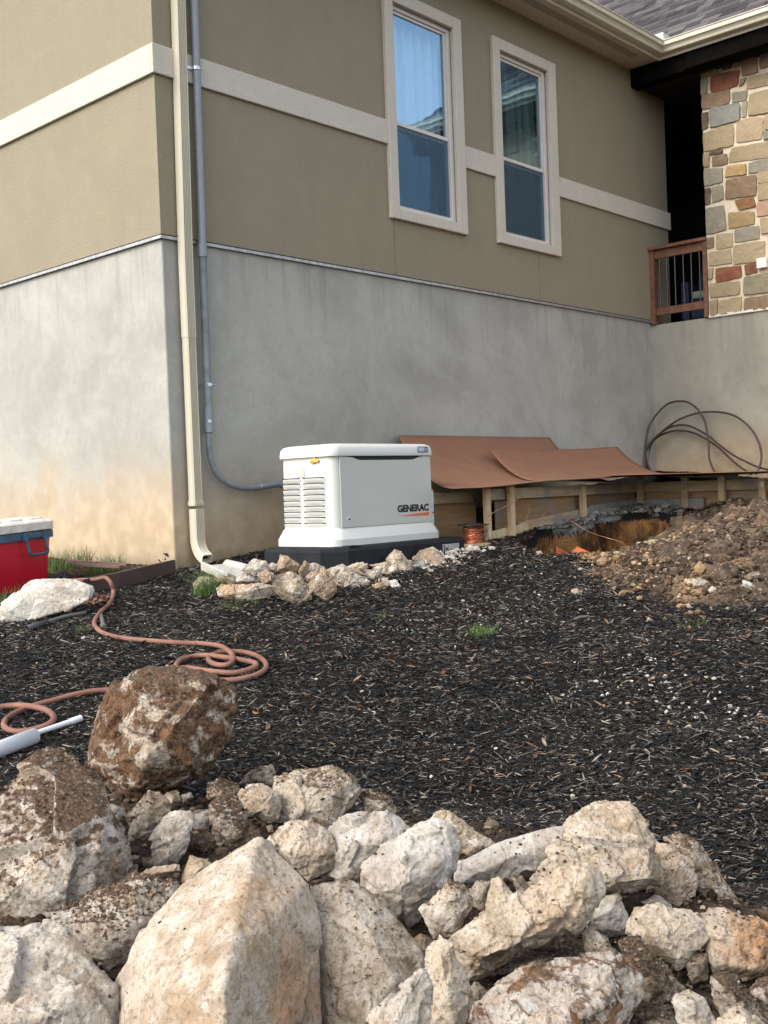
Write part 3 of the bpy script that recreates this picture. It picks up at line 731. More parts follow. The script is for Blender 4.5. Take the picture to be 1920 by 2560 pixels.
# downspout: ribbed rectangular tube with kicked out foot
def dsp_loop(c, ax, ay, w_=.094, d_=.068):
    L = []
    def P(u, v): L.append(tuple(Vector(c)+Vector(ax)*u+Vector(ay)*v))
    hw, hd = w_/2, d_/2
    P(-hw, hd); P(-hw, -hd+.012); P(-hw+.012, -hd)
    for k in range(5):
        u0 = -hw+.020+k*(w_-.040)/4.0
        P(u0-.0055, -hd); P(u0-.0025, -hd+.009); P(u0+.0025, -hd+.009); P(u0+.0055, -hd)
    P(hw-.008, -hd); P(hw, -hd+.008); P(hw, hd)
    return L
DX = .205
m = MB(); m.loft([dsp_loop((DX+.03, -.046, 6.5), (1, 0, 0), (0, 1, 0)), dsp_loop((DX-.018, -.046, 3.4), (1, 0, 0), (0, 1, 0)), dsp_loop((DX-.018, -.046, 2.79), (1, 0, 0), (0, 1, 0))])
d1 = thing('downspout', None, None, (DX-.018, -.046, 1.05)); d1.parent = house
m.build('upper_pipe', M_GUT, d1)
m = MB(); m.loft([dsp_loop((DX-.018, -.046, 2.82), (1, 0, 0), (0, 1, 0), .088, .062), dsp_loop((DX-.018, -.046, 1.52), (1, 0, 0), (0, 1, 0), .088, .062)])
m.build('lower_pipe', M_GUT, d1)
m = MB(); m.loft([dsp_loop((DX-.018, -.046, 1.56), (1, 0, 0), (0, 1, 0), .098, .074), dsp_loop((DX-.018, -.046, 1.525), (1, 0, 0), (0, 1, 0), .098, .074)]); m.build('joint_collar', M_GUT, d1)
loops = []
for k in range(9):
    a = R(min(k, 8)*8.6); r_ = .16
    c = Vector((DX-.018, -.050-r_*(1-math.cos(a)), 1.275-r_*math.sin(a)))
    loops.append(dsp_loop(c, (1, 0, 0), (0, math.cos(a), -math.sin(a)), .094, .07))
m = MB(); m.loft([dsp_loop((DX-.018, -.05, 1.50), (1, 0, 0), (0, 1, 0), .094, .07)]+loops, cap1=False); el = m.build('elbow', M_GUT, d1)
sd_ = el.modifiers.new('s', 'SOLIDIFY'); sd_.thickness = .003; sd_.offset = -1
m = MB(); m.add([tuple(Vector(p)+Vector((0, .02, .01))) for p in loops[-2]], [tuple(range(len(loops[-2])))]); m.build('throat_shade', simple('pipe_mouth_shade', (.02, .017, .01), .9), d1)  # dark sheet standing in for the shade inside the open pipe mouth
# ------------------------------------------------------------------ electrical conduit
cdt = thing('electrical_conduit', 'grey plastic electrical conduit running down the wall and curving to the generator', 'conduit', (.33, -.045, 1.6))
M_PVC = simple('grey_pvc', (.225, .245, .275), .45, .08, 20, .08)
M_PVD = simple('grey_pvc_dusty', (.185, .20, .22), .6, .3, 9, .2)
YC = -.050
cx = lambda py: onY(0, 0, YC).x
def cp(px, py): q = onY(px, py, YC); return (q.x, YC, q.z)
m = MB(); m.tube([(cp(485, 2)[0]+.01, YC, 6.53), cp(504.5, 560), cp(505.5, 620)], .031, 20); m.build('upper_pipe', M_PVC, cdt, smooth=True, ang=R(40))
m = MB(); m.tube([cp(505, 612), cp(506.3, 643)], .0375, 20); m.build('coupling', M_PVC, cdt, smooth=True, ang=R(40))
m = MB(); m.tube([cp(506.2, 640), cp(521, 1028)], .0305, 20); m.build('lower_pipe', M_PVD, cdt, smooth=True, ang=R(40))
m = MB(); m.tube([cp(519.6, 1018), cp(520.8, 1046)], .034, 20); m.tube([cp(520.8, 1046), cp(522.4, 1078)], .037, 20); m.tube([cp(522.2, 1066), cp(522.7, 1081)], .039, 12)
m.build('adapter', M_PVC, cdt, smooth=True, ang=R(40))
fp = smooth_path([cp(521.5, 1076), cp(522, 1105), cp(526, 1145), cp(540, 1180), cp(565, 1205), cp(605, 1219), cp(648, 1218), cp(700, 1212), (1.12, -.09, 1.60), (1.16, -.30, 1.55), (1.16, -.56, 1.52)], 24)
rr_ = [.0235+.0012*math.sin(i*2.1) for i in range(len(fp))]
m = MB(); m.tube(fp, rr_, 16); m.build('flexible_section', M_PVD, cdt, smooth=True)
M_ZINC = simple('zinc_clamp', (.55, .60, .62), .3, .1, metal=.8)
for a, r_ in (((490, 172), .034), ((520, 962), .034)):
    q = cp(*a); m = MB(); m.tube([(q[0], YC, q[2]-.012), (q[0], YC, q[2]+.012)], r_, 18); m.box(q[0]-.075, q[0]-.03, -.008, -.002 if q[2] < 3.5 else -.0285, q[2]-.011, q[2]+.011) if q[2] < 3.5 else m.box(q[0]-.075, q[0]-.025, -.040, -.0285, q[2]-.011, q[2]+.011)
    m.tube([(q[0]+.03, -.055, q[2]), (q[0]+.055, -.07, q[2])], .006, 8)
    m.build('clamp', M_ZINC, cdt)
q = cp(650, 1217); m = MB(); m.tube([(q[0]-.008, YC, q[2]), (q[0]+.008, YC, q[2])], .028, 16); m.box(q[0]-.008, q[0]+.008, -.03, -.002 if False else .012, q[2]-.03, q[2]+.045); m.build('clamp', M_ZINC, cdt)
q = cp(517, 1054); m = MB(); m.box(q[0]-.014, q[0]+.014, YC-.0405, YC-.036, q[2]-.010, q[2]+.012); m.build('sticker', simple('white_label', (.70, .70, .68), .5), cdt)
# ------------------------------------------------------------------ wicker chair on the porch
ch = thing('wicker_chair', 'dark blue wicker armchair with grey cushion standing on the dark porch behind the railing', 'chair', (8.3, -.40, 3.472), (0, 0, R(-75)))
M_WICK = NT('navy_wicker'); t = M_WICK
wv = t.n('ShaderNodeTexWave', bands_direction='Z'); t.put(wv.inputs[0], t.pos); wv.inputs['Scale'].default_value = 22
wv2 = t.n('ShaderNodeTexWave', bands_direction='Y'); t.put(wv2.inputs[0], t.pos); wv2.inputs['Scale'].default_value = 16
hh_ = t.math('MULTIPLY', wv.outputs['Fac'], wv2.outputs['Fac'])
M_WICK = t.fin(t.ramp(hh_, (0, (.018, .022, .05)), (1, (.10, .12, .25))), .6, t.bump(hh_, 1, .01))
def pan(n, f, th=.03):
    m = MB(); V = []
    for s in (0, 1):
        for i in range(n+1):
            for j in range(n+1): V.append(f(i/n*2-1, j/n, s*th))
    N = (n+1)**2; Fq = []
    for s in (0, 1):
        for i in range(n):
            for j in range(n): a = s*N+i*(n+1)+j; Fq.append((a, a+n+1, a+n+2, a+1))
    for i in range(n):
        for (p0, p1) in ((i, i+1),):
            for j in (0, n): Fq.append((p0*(n+1)+j, p1*(n+1)+j, N+p1*(n+1)+j, N+p0*(n+1)+j))
            for i2 in (0, n): Fq.append((i2*(n+1)+p0, i2*(n+1)+p1, N+i2*(n+1)+p1, N+i2*(n+1)+p0))
    m.add(V, Fq); return m
pan(14, lambda u, v, t_: (u*.30*math.sqrt(max(0, 1-max(0, v-.62)**2/.16)), .30+v*.12+t_+.06*(1-u*u), .30+v*.62)).build('backrest', M_WICK, ch, local=True, smooth=True)
MB().box(-.28, .28, -.28, .33, .12, .36).build('seat', M_WICK, ch, local=True, bevel=.03)
for s in (-1, 1): MB().box(s*.34-.05, s*.34+.05, -.30, .36, .10, .60).build('armrest', M_WICK, ch, local=True, bevel=.03)
for sx in (-1, 1):
    for sy in (-1, 1): MB().box(sx*.30-.03, sx*.30+.03, sy*.27-.03, sy*.27+.03, 0, .12).build('leg', M_WICK, ch, local=True)
MB().box(-.26, .26, -.27, .26, .37, .47).build('seat_cushion', simple('grey_cushion', (.30, .30, .27), .9), ch, local=True, bevel=.03)
# ------------------------------------------------------------------ generator
GX0, GX1, GY0, GY1 = .575, 1.690, -1.135, -.555
gen = thing('generator', 'white boxy standby generator with louvred side and orange wedge on its front panel', 'generator', ((GX0+GX1)/2, (GY0+GY1)/2, 1.197))
M_GEN = simple('generator_paint', (.56, .565, .525), .42, .03, 3, .04, spec=.4)
M_GENP = simple('generator_paint_shaded', (.47, .47, .43), .45, .03, 3, .04, spec=.4)  # same paint as the body, darkened for the shade on the front
M_BLK = simple('black_gap', (.012, .012, .012), .8)
def rl4(e, z, r): return rrect(GX0-e, GX1+e, GY0-e, GY1+e, z, r)
m = MB(); m.loft([rl4(0, 1.30, .075), rl4(-.006, 1.845, .07)]); m.build('body', M_GEN, gen, smooth=True, ang=R(30))
m = MB(); m.loft([rl4(.045, 1.198, .10), rl4(.045, 1.245, .10), rl4(.036, 1.262, .095), rl4(.008, 1.318, .08), rl4(.0, 1.325, .075)]); m.build('base_skirt', M_GEN, gen, smooth=True, ang=R(25))
m = MB(); m.loft([rl4(.004, 1.846, .075), rl4(.014, 1.846, .08), rl4(.016, 1.862, .08), rl4(.010, 1.905, .078), rl4(-.004, 1.925, .072), rl4(-.035, 1.936, .06), rl4(-.12, 1.942, .04)])
m.build('lid', M_GEN, gen, smooth=True, ang=R(50))
# front door with a scooped top edge
yf = GY0-.002
def gfp(px, py, dy=0.): q = onY(px, py, GY0-dy); return q.x, q.z
xa = GX0+.062; xb = GX1-.045
top = []
for i in range(41):
    x = xa+(xb-xa)*i/40; t = (x-(xa+.10))/(xb-.10-xa-.10)
    sc = .024*float(sst(min(t, 1-t)/.16)) if 0 < t < 1 else 0
    top.append((x, 1.838-sc))
loop = [(xa, 1.328)]+[(xb, 1.328)]+top[::-1]
m = MB(); m.hull8([(x, GY0+.001, z) for x, z in loop], [(x, GY0-.007, z) for x, z in loop]); dm = m.build('door_panel', M_GENP, gen)
dm.modifiers.new('b', 'BEVEL').width = .0025
m = MB(); m.box(xa+.09, xb-.09, GY0-.004, GY0-.0005, 1.80, 1.845); m.build('handle_recess', M_BLK, gen)
q0 = gfp(845+9, 1206)
m = MB()
for i in range(9): pass
# lock
q = gfp(640+637*.3617, 1060+658*.3617); m = MB(); m.tube([(q[0], GY0-.006, q[1]), (q[0], GY0-.0105, q[1])], .017, 20); lk = m.build('lock', simple('lock_ring', (.62, .60, .62), .4), gen)
m = MB(); m.tube([(q[0], GY0-.010, q[1]), (q[0], GY0-.013, q[1])], .009, 16); m.box(q[0]-.002, q[0]+.002, GY0-.0145, GY0-.0125, q[1]-.007, q[1]+.007); m.build('lock_core', simple('lock_dark', (.05, .05, .055), .4), lk)
lk.children[0].location = (0, 0, 0)
# lettering and wedge
def text_mesh(s, height, mat, name, parent, origin, widthto=None, bold=0.02, extr=.0006, rotz=0.0, font=None):
    cu = bpy.data.curves.new(name, 'FONT'); cu.body = s; cu.size = 1; cu.offset = bold; cu.extrude = 0; cu.space_character = 1.0
    to = bpy.data.objects.new(name, cu); COL.objects.link(to)
    bpy.context.view_layer.update()
    me = bpy.data.meshes.new_from_object(to.evaluated_get(bpy.context.evaluated_depsgraph_get()))
    bpy.data.objects.remove(to); bpy.data.curves.remove(cu)
    V = np.array([v.co[:] for v in me.vertices]); mn = V.min(0); mx = V.max(0)
    sz = height/(mx[1]-mn[1]); sx = sz if widthto is None else widthto/(mx[0]-mn[0])
    wl = wloc(parent)
    for v in me.vertices:
        x = (v.co.x-mn[0])*sx; z = (v.co.y-mn[1])*sz
        p = Vector(origin)+Vector((math.cos(rotz)*x, math.sin(rotz)*x, z)); v.co = p-wl
    me.materials.clear(); me.materials.append(mat)
    o = bpy.data.objects.new(name, me); COL.objects.link(o); o.parent = parent
    sd_ = o.modifiers.new('s', 'SOLIDIFY'); sd_.thickness = extr
    return o
M_INK = simple('black_ink', (.012, .012, .013), .4, 0)
a = gfp(640+974*.3617, 1060+612*.3617); b = gfp(640+1190*.3617, 1060+608*.3617)
text_mesh('GENERAC', .056, M_INK, 'lettering', gen, (a[0], GY0-.0085, a[1]), b[0]-a[0], bold=.05)
q1 = gfp(640+975*.3617, 1060+636*.3617); q2 = gfp(640+1187*.3617, 1060+614*.3617)
m = MB(); L = [(a[0], a[1]-.026), (b[0], a[1]-.037), (b[0], a[1]-.009)]
m.hull8([(x, GY0-.007, z) for x, z in L], [(x, GY0-.0088, z) for x, z in L]); m.build('orange_wedge', simple('orange_decal', (.62, .13, .015), .4, .02), gen)
# louvres on the left end
M_LOUV = M_GEN
ycol = [(onX(640+188*.3617, 1250, GX0).y, onX(640+308*.3617, 1250, GX0).y), (onX(640+322*.3617, 1250, GX0).y, onX(640+462*.3617, 1250, GX0).y)]
zt = onX(640+320*.3617, 1060+376*.3617, GX0).z; zb = onX(640+320*.3617, 1060+724*.3617, GX0).z
ycol = [(GY1-.045, GY1-.235), (GY1-.262, GY0+.085)]
for (ya, yb) in ycol:
    ya, yb = max(ya, yb), min(ya, yb); n = 9; st_ = (zt-zb)/n
    for k in range(n):
        z1 = zt-k*st_; z0 = z1-st_*.86; m = MB()
        Ls = []
        for i in range(9):
            tt = i/8; y = ya+(yb-ya)*tt; e = math.sin(math.pi*tt)**.35 if 0 < tt < 1 else .02
            Ls.append([(GX0+.003, y, z1), (GX0-.013*e-.001, y, z1-.004), (GX0-.011*e-.001, y, z1-.016), (GX0+.002, y, z0+(1-e)*.006)])
        m.loft(Ls); lo = m.build('louvre', M_LOUV, gen, smooth=True, ang=R(45))
    m = MB()
    for k in range(n):
        z1 = zt-k*st_; m.box(GX0-.0125, GX0+.002, yb+.010, ya-.010, z1-.0035, z1+.0035)
    m.build('louvre_slots', M_BLK, gen)
# stickers
M_WHT = simple('white_label', (.70, .70, .68), .5, .03)
def sticker_x(px0, py0, px1, py1, mat, name, X, marks=True, inkmat=None):
    p0 = onX(px0, py0, X); p1 = onX(px1, py1, X); m = MB(); y0, y1 = sorted((p0.y, p1.y)); z0, z1 = sorted((p0.z, p1.z))
    m.box(X-.0025, X+.001, y0, y1, z0, z1); o = m.build(name, mat, gen)
    if marks:
        m = MB(); nn = 6; h = (z1-z0)/nn
        for k in range(nn):
            m.box(X-.0032, X-.002, y0+.006, y0+(y1-y0)*(.35+.45*((k*37) % 10)/10), z0+h*(k+.4), z0+h*(k+.62))
        m.build('print', inkmat or simple('grey_print', (.28, .27, .22), .6), o)
    return o
sticker_x(640+286*.3617, 1060+309*.3617, 640+332*.3617, 1060+365*.3617, simple('cream_label', (.62, .60, .44), .5, .03), 'warning_label', GX0)
p = onX(640+404*.3617, 1060+232*.3617, GX0-.012); p.z -= .022
m = MB(); Lf = [(-.055, -.014), (-.045, .0), (-.03, .002), (-.018, .022), (0, .026), (.006, .014), (.03, .008), (.038, -.002), (.03, -.012), (.0, -.012), (-.02, -.02), (-.035, -.022)]
m.hull8([(GX0-.003+.0*i, p.y-u, p.z+v) for i, (u, v) in enumerate(Lf)], [(GX0-.010-.004*math.sin(i), p.y-u*.97, p.z+v*.97) for i, (u, v) in enumerate(Lf)])
m.build('orange_tab', simple('orange_yellow', (.75, .33, .03), .5, .1), gen)
m = MB(); m.box(GX0-.007, GX0+.001, p.y-.006, p.y+.014, p.z+.018, p.z+.034); m.build('tab_notch', M_BLK, gen)
# badge on the lid
a = onY(640+1115*.3617, 1060+162*.3617, GY0-.014); b = onY(640+1186*.3617, 1060+162*.3617, GY0-.014)
zc = (a.z+b.z)/2-.012
m = MB(); m.loft([[(x, GY0-.012, z) for x, z, _ in [(v[0], v[1], 0) for v in rrect(a.x, b.x, zc-.026, zc+.020, 0, .012)]], [(v[0], GY0-.020, v[1]) for v in rrect(a.x, b.x, zc-.026, zc+.020, 0, .012)]])
bd = m.build('badge', simple('badge_dark', (.14, .16, .20), .4), gen)
m = MB(); m.loft([[(v[0], GY0-.019, v[1]) for v in rrect(a.x+.008, a.x+(b.x-a.x)*.6, zc-.018, zc+.012, 0, .006)], [(v[0], GY0-.0215, v[1]) for v in rrect(a.x+.008, a.x+(b.x-a.x)*.6, zc-.018, zc+.012, 0, .006)]])
m.build('badge_field', simple('badge_light', (.42, .46, .52), .4), bd)
m = MB(); m.box(a.x+(b.x-a.x)*.68, a.x+(b.x-a.x)*.92, GY0-.0215, GY0-.019, zc-.008, zc+.004); m.build('badge_field', simple('badge_mid', (.30, .32, .35), .4), bd)
# label strip at the right end of the front
for k, (pz0, pz1, mt) in enumerate(((447, 458, simple('label_orange', (.50, .14, .03), .5)), (460, 540, M_WHT), (541, 606, simple('label_pale_blue', (.45, .55, .66), .5)), (607, 616, simple('label_orange', (.50, .14, .03), .5)), (618, 688, simple('label_blue_grey', (.48, .56, .66), .5)))):
    z1 = onY(1082, 1060+pz0*.3617, GY0).z; z0 = onY(1082, 1060+pz1*.3617, GY0).z
    m = MB(); m.box(GX1-.034, GX1-.010, GY0+.006, GY0+.02, z0, z1); m.build('label_strip', mt, gen)
# ------------------------------------------------------------------ pad
pad = thing('generator_pad', 'black plastic equipment pad with chamfered corners under the generator', 'pad', (1.05, -.85, 1.08))
M_PAD = simple('black_plastic', (.014, .015, .018), .7, .3, 8, .1, spec=.2)
PX0, PX1, PY0, PY1 = .425, 1.86, -1.255, -.56
ch_ = .13
def padl(e, z): return [(PX0-e, PY1+e, z), (PX0-e, PY0+ch_-e, z), (PX0+ch_*1.2-e, PY0-e, z), (PX1+e, PY0-e, z), (PX1+e, PY1+e, z)]
m = MB(); m.loft([padl(.018, 1.03), padl(.016, 1.165), padl(.0, 1.188), padl(-.02, 1.1955)]); m.build('slab', M_PAD, pad, bevel=.005)
m = MB(); m.box(.60, .70, PY0-.002, PY0+.3, 1.1955, 1.202); m.build('ridge', M_PAD, pad)
a = onY(640+1290*.3617, 1350, PY0-.018); b = onY(640+1400*.3617, 1350, PY0-.018)
m = MB(); m.box(a.x, b.x, PY0-.0205, PY0-.014, 1.060, 1.148); lb = m.build('data_label', simple('label_grey_white', (.50, .50, .48), .5), pad)
m = MB(); rr = random.Random(4)
for k in range(9):
    z = 1.142-k*.009; x = a.x+.012
    while x < b.x-.01:
        w_ = rr.uniform(.006, .022); m.box(x, min(x+w_, b.x-.006), PY0-.0215, PY0-.020, z-.004, z-.0005); x += w_+rr.uniform(.004, .012)
m.box(a.x+.004, a.x+.016, PY0-.0215, PY0-.020, 1.066, 1.144)
m.box(a.x+.030, a.x+.058, PY0-.0215, PY0-.020, 1.106, 1.122)
m.build('print', M_INK, lb)
# scrap board by the pad and the copper spool
m = MB(); q = [(1.86, -.98), (2.14, -1.30), (2.02, -1.42), (1.87, -1.36)]
m.hull8([(x, y, 1.115) for x, y in q], [(x, y, 1.135) for x, y in q])
M_PLY = simple('weathered_board', (.36, .27, .17), .85, .2, 10, .3)
m.build('scrap_board', M_PLY, tagv=('small tan offcut of board lying between the black pad and the copper spool', 'board'))
sx, sy, sz = 1.99, -1.27, 1.105
spo = thing('copper_wire_spool', 'black plastic spool wound with shiny bare copper wire standing by the wooden forms', 'spool', (sx, sy, sz))
M_COP = NT('bare_copper'); t = M_COP; wv = t.n('ShaderNodeTexWave', bands_direction='Z'); t.put(wv.inputs[0], t.mapv(vec=t.pos, rot=(.12, .1, 0))); wv.inputs['Scale'].default_value = 26; wv.inputs['Distortion'].default_value = 2.5
M_COP = t.fin(t.ramp(wv.outputs['Fac'], (.1, (.25, .07, .03)), (.7, (.86, .34, .18))), .38, t.bump(wv.outputs['Fac'], 1, .01), metal=.75)
M_SPB = simple('spool_black', (.015, .017, .016), .5, .2)
def disc(m, z, r, th, n=32):
    m.loft([[(sx+r*math.cos(2*math.pi*k/n), sy+r*math.sin(2*math.pi*k/n), zz) for k in range(n)] for zz in (z, z+th)])
m = MB(); disc(m, sz, .125, .010); m.build('flange', M_SPB, spo, bevel=.003)
m = MB(); disc(m, sz+.172, .130, .010); disc(m, sz+.18, .06, .010); m.build('flange', M_SPB, spo, bevel=.003)
m = MB(); Ls = []
for i in range(26):
    z = sz+.012+i*.158/25; r_ = .080+.006*math.sin(i*1.9)+.005*math.sin(i*.7)
    Ls.append([(sx+r_*math.cos(2*math.pi*k/32), sy+r_*math.sin(2*math.pi*k/32), z+.003*math.sin(k)) for k in range(32)])
m.loft(Ls); m.build('copper_winding', M_COP, spo, smooth=True)
def z4(x, y, Y): q = onY(1160+x*.2411, 1060+y*.2411, Y); return (q.x, q.y, q.z)
M_WIRE = simple('copper_strand', (.62, .30, .16), .35, .2, metal=.6)
m = MB(); w1 = smooth_path([z4(*p) for p in ((150, 1230, -1.16), (225, 1205, -1.22), (236, 1120, -1.28), (224, 1050, -1.29), (245, 980, -1.30), (310, 915, -1.31), (420, 860, -1.32), (540, 795, -1.32), (556, 762, -1.32), (500, 705, -1.315), (452, 665, -1.31))], 8); m.tube(w1, .0032, 6)
m.build('copper_wire', M_WIRE, smooth=True, tagv=('bare copper wire rising from the spool across the two left stakes', 'wire'))
m = MB(); w2 = smooth_path([z4(*p) for p in ((518, 690, -1.29), (600, 740, -1.28), (645, 810, -1.27), (680, 900, -1.27), (648, 970, -1.27), (665, 1015, -1.29), (712, 1032, -1.30), (775, 1000, -1.30), (825, 935, -1.30), (870, 898, -1.30), (960, 940, -1.30), (1050, 975, -1.32), (1130, 1015, -1.40), (1230, 1085, -1.48), (1350, 1140, -1.55), (1500, 1185, -1.65), (1640, 1230, -1.8), (1700, 1300, -1.95))], 8); m.tube(w2, .0028, 6)
m.build('copper_wire', M_WIRE, smooth=True, tagv=('long wavy copper wire trailing over the low board into the trench', 'wire'))
# ------------------------------------------------------------------ wooden formwork
def m_wood(name, col, wet=.5, grain=(1, 1, 14)):
    t = NT(name); n = t.noise(3, 5, .6, vec=t.mapv(grain), dist=.5); s_ = t.noise(2.2, 5, .6, dist=.8)
    c = t.ramp(n, (.3, tuple(x*.75 for x in col)), (.7, tuple(x*1.15 for x in col)))
    c = t.mix(t.math('MULTIPLY', t.mr(s_, .46, .62), wet), c, (.22, .205, .18))
    c = t.mix(t.math('MULTIPLY', t.mr(t.noise(1.3, 4, loc if False else .6), .55, .7), .4), c, (.33, .17, .07))
    return t.fin(c, .85, t.bump(n, .3, .004), spec=.2)
loc = None
M_FORM = m_wood('form_timber', (.42, .325, .21), .75)
M_PLYW = m_wood('form_plywood', (.28, .175, .09), .65)
M_STAKE = m_wood('stake_pine', (.56, .42, .25), .08, (9, 9, 1))
fw = thing('concrete_formwork', 'long run of cement stained wooden formwork and stakes right of the generator', 'formwork', (3.3, -1.2, 1.2))
YF = -1.2
m = MB(); m.box(1.72, 2.36, YF+.21, YF+.25, 1.458, 1.550); m.build('board', M_FORM, fw, bevel=.003)
m = MB(); m.box(2.30, 4.74, YF-.022, YF+.018, 1.470, 1.562); m.build('board', M_FORM, fw, bevel=.003)
m = MB(); m.box(1.78, 2.45, YF+.252, YF+.266, 1.0, 1.47); m.box(2.451, 2.62, YF+.042, YF+.056, 1.0, 1.47); m.build('plywood_panel', M_PLYW, fw)
m = MB(); m.box(2.623, 4.74, YF+.030, YF+.044, 1.0, 1.475); m.build('plywood_panel', M_PLYW, fw)
m = MB(); m.hull8([(2.18, YF-.045, .98), (2.18, YF-.010, .98), (2.80, YF-.010, 1.05), (2.80, YF-.045, 1.05)], [(2.18, YF-.045, 1.205), (2.18, YF-.010, 1.205), (2.80, YF-.010, 1.262), (2.80, YF-.045, 1.262)]); m.build('board', M_STAKE, fw, bevel=.003)
m = MB(); m.hull8([(2.70, YF-.018, 1.02), (2.70, YF+.012, 1.02), (3.95, YF+.012, 1.12), (3.95, YF-.018, 1.12)], [(2.70, YF-.018, 1.268), (2.70, YF+.012, 1.268), (3.95, YF+.012, 1.365), (3.95, YF-.018, 1.365)]); m.build('board', M_FORM, fw, bevel=.003)
m = MB(); m.hull8([(3.80, YF-.030, 1.08), (3.80, YF+.02, 1.08), (4.68, YF+.02, 1.2), (4.68, YF-.030, 1.2)], [(3.80, YF-.030, 1.370), (3.80, YF+.02, 1.370), (4.68, YF+.02, 1.412), (4.68, YF-.03, 1.412)])
M_CEM = simple('wet_cement', (.245, .235, .215), .9, .25, 9, .6, bscale=25, bdist=.01); m.build('cement_face', M_CEM, fw, bevel=.01)
def stake(x, y, z0, z1, w_=.062, lean=0):
    m = MB(); m.hull8([(x-w_/2, y-.04, z0), (x-w_/2, y, z0), (x+w_/2, y, z0), (x+w_/2, y-.04, z0)], [(x-w_/2+lean, y-.04, z1), (x-w_/2+lean, y, z1), (x+w_/2+lean, y, z1), (x+w_/2+lean, y-.04, z1)]); return m
for px, top_, zb, dy in ((1217, 668, 1.0, -.0), (1277, 636, 1.0, -.045), (1457, 625, 1.1, -.024)):
    q = onY(px, 1250, YF+dy-.02); z1 = onY(px, 1060+top_*.2411, YF+dy-.04).z
    stake(q.x, YF+dy-.001, zb, z1).build('stake', M_STAKE, fw, bevel=.003)
m = MB(); p = onY(1160+287*.2411, 1060+1130*.2411, YF-.07); m.box(p.x-.012, p.x+.012, YF-.050, YF-.046, p.z-.035, p.z+.035); m.build('white_tag', simple('white_tag', (.66, .65, .60), .5), fw, bevel=.002)
fw2 = thing('concrete_formwork', 'pale cement stained wooden formwork below the porch wall at the right edge', 'formwork', (4.7, -2.5, 1.3))
XF = 4.74
m = MB(); m.box(XF, XF+.04, -1.80, YF-.024, 1.470, 1.562); m.build('board', M_FORM, fw2, bevel=.003)
m = MB(); m.box(XF-.025, XF+.012, -4.6, -1.72, 1.462, 1.560); m.build('board', M_FORM, fw2, bevel=.003)
m = MB(); m.box(XF+.042, XF+.056, -4.6, YF-.024, 1.15, 1.50); m.build('plywood_panel', m_wood('form_plywood_pale', (.36, .24, .125), .35), fw2)
m = MB(); m.box(XF-.02, XF+.03, -1.9, YF-.03, 1.1, 1.40); m.build('cement_face', M_CEM, fw2, bevel=.01)
for px, z1, dx in ((1602, 1.635, -.03), (1714, 1.60, .0), (1806, 1.605, -.03), (1907, 1.565, -.03)):
    q = onX(px, 1250, XF+dx-.02)
    m = MB(); m.box(XF+dx-.042, XF+dx-.002, q.y-.032, q.y+.032, 1.05, z1); m.build('stake', M_STAKE if px > 1800 else M_FORM, fw2, bevel=.003)
q = onX(1905, 1211, XF-.08); m = MB(); m.box(XF-.080, XF-.075, q.y-.014, q.y+.014, q.z-.026, q.z+.026); m.build('white_tag', simple('white_tag', (.66, .65, .60), .5), fw2, bevel=.002)
# ------------------------------------------------------------------ brown hardboard sheets
M_HARD = simple('brown_hardboard', (.200, .092, .050), .75, .10, 5, .2, bscale=200)
def sheet(name, label, P, nu=30, nv=24, th=.006):
    """P(u,v) -> point; u along the wall, v from the back edge to the front edge"""
    m = MB(); V = [P(i/nu, j/nv) for i in range(nu+1) for j in range(nv+1)]
    m.add(V, [(i*(nv+1)+j, (i+1)*(nv+1)+j, (i+1)*(nv+1)+j+1, i*(nv+1)+j+1) for i in range(nu) for j in range(nv)])
    o = m.build(name, M_HARD, smooth=True, tagv=(label, 'hardboard sheet'))
    md = o.modifiers.new('s', 'SOLIDIFY'); md.thickness = th; md.offset = 0; return o
def lerp(a, b, t): return a+(b-a)*t
def P1(u, v):
    x = lerp(lerp(2.52, 4.96, u), lerp(1.60, 4.1, u), v); y = lerp(-.03, -1.42, v)
    z = 1.580+.50*(1-v)**2.1+.020*math.sin(u*3.1)*v-.010*math.sin(u*9)*v
    return (x, y, z)
def P2(u, v):
    x = lerp(lerp(3.34, 5.66, u), lerp(2.75, 5.08, u), v); y = lerp(-.44, -1.43, v)
    sag = .02*math.sin(math.pi*u)
    z = lerp(1.612, 1.635, u)+(.325-sag)*(1-v)**2.2
    return (x, y, z)
def P3(u, v):
    A = Vector((3.72, -1.40, 1.642)); B = Vector((6.9, -.25, 1.64)); C_ = Vector((4.60, -4.4, 1.63)); D_ = Vector((7.1, -4.4, 1.63))
    p = A.lerp(B, u).lerp(C_.lerp(D_, u), v); p.z += .012*math.sin(u*5+v*7)-.018*math.sin(math.pi*min(1, v*1.8)); return tuple(p)
sheet('hardboard_sheet', 'large brown hardboard sheet leaning on the wall right behind the generator', P1)
sheet('hardboard_sheet', 'shorter curled brown hardboard sheet overlapping the larger one', P2)
sheet('hardboard_sheet', 'brown hardboard sheet lying flat on the formwork below the coiled tubing', P3)
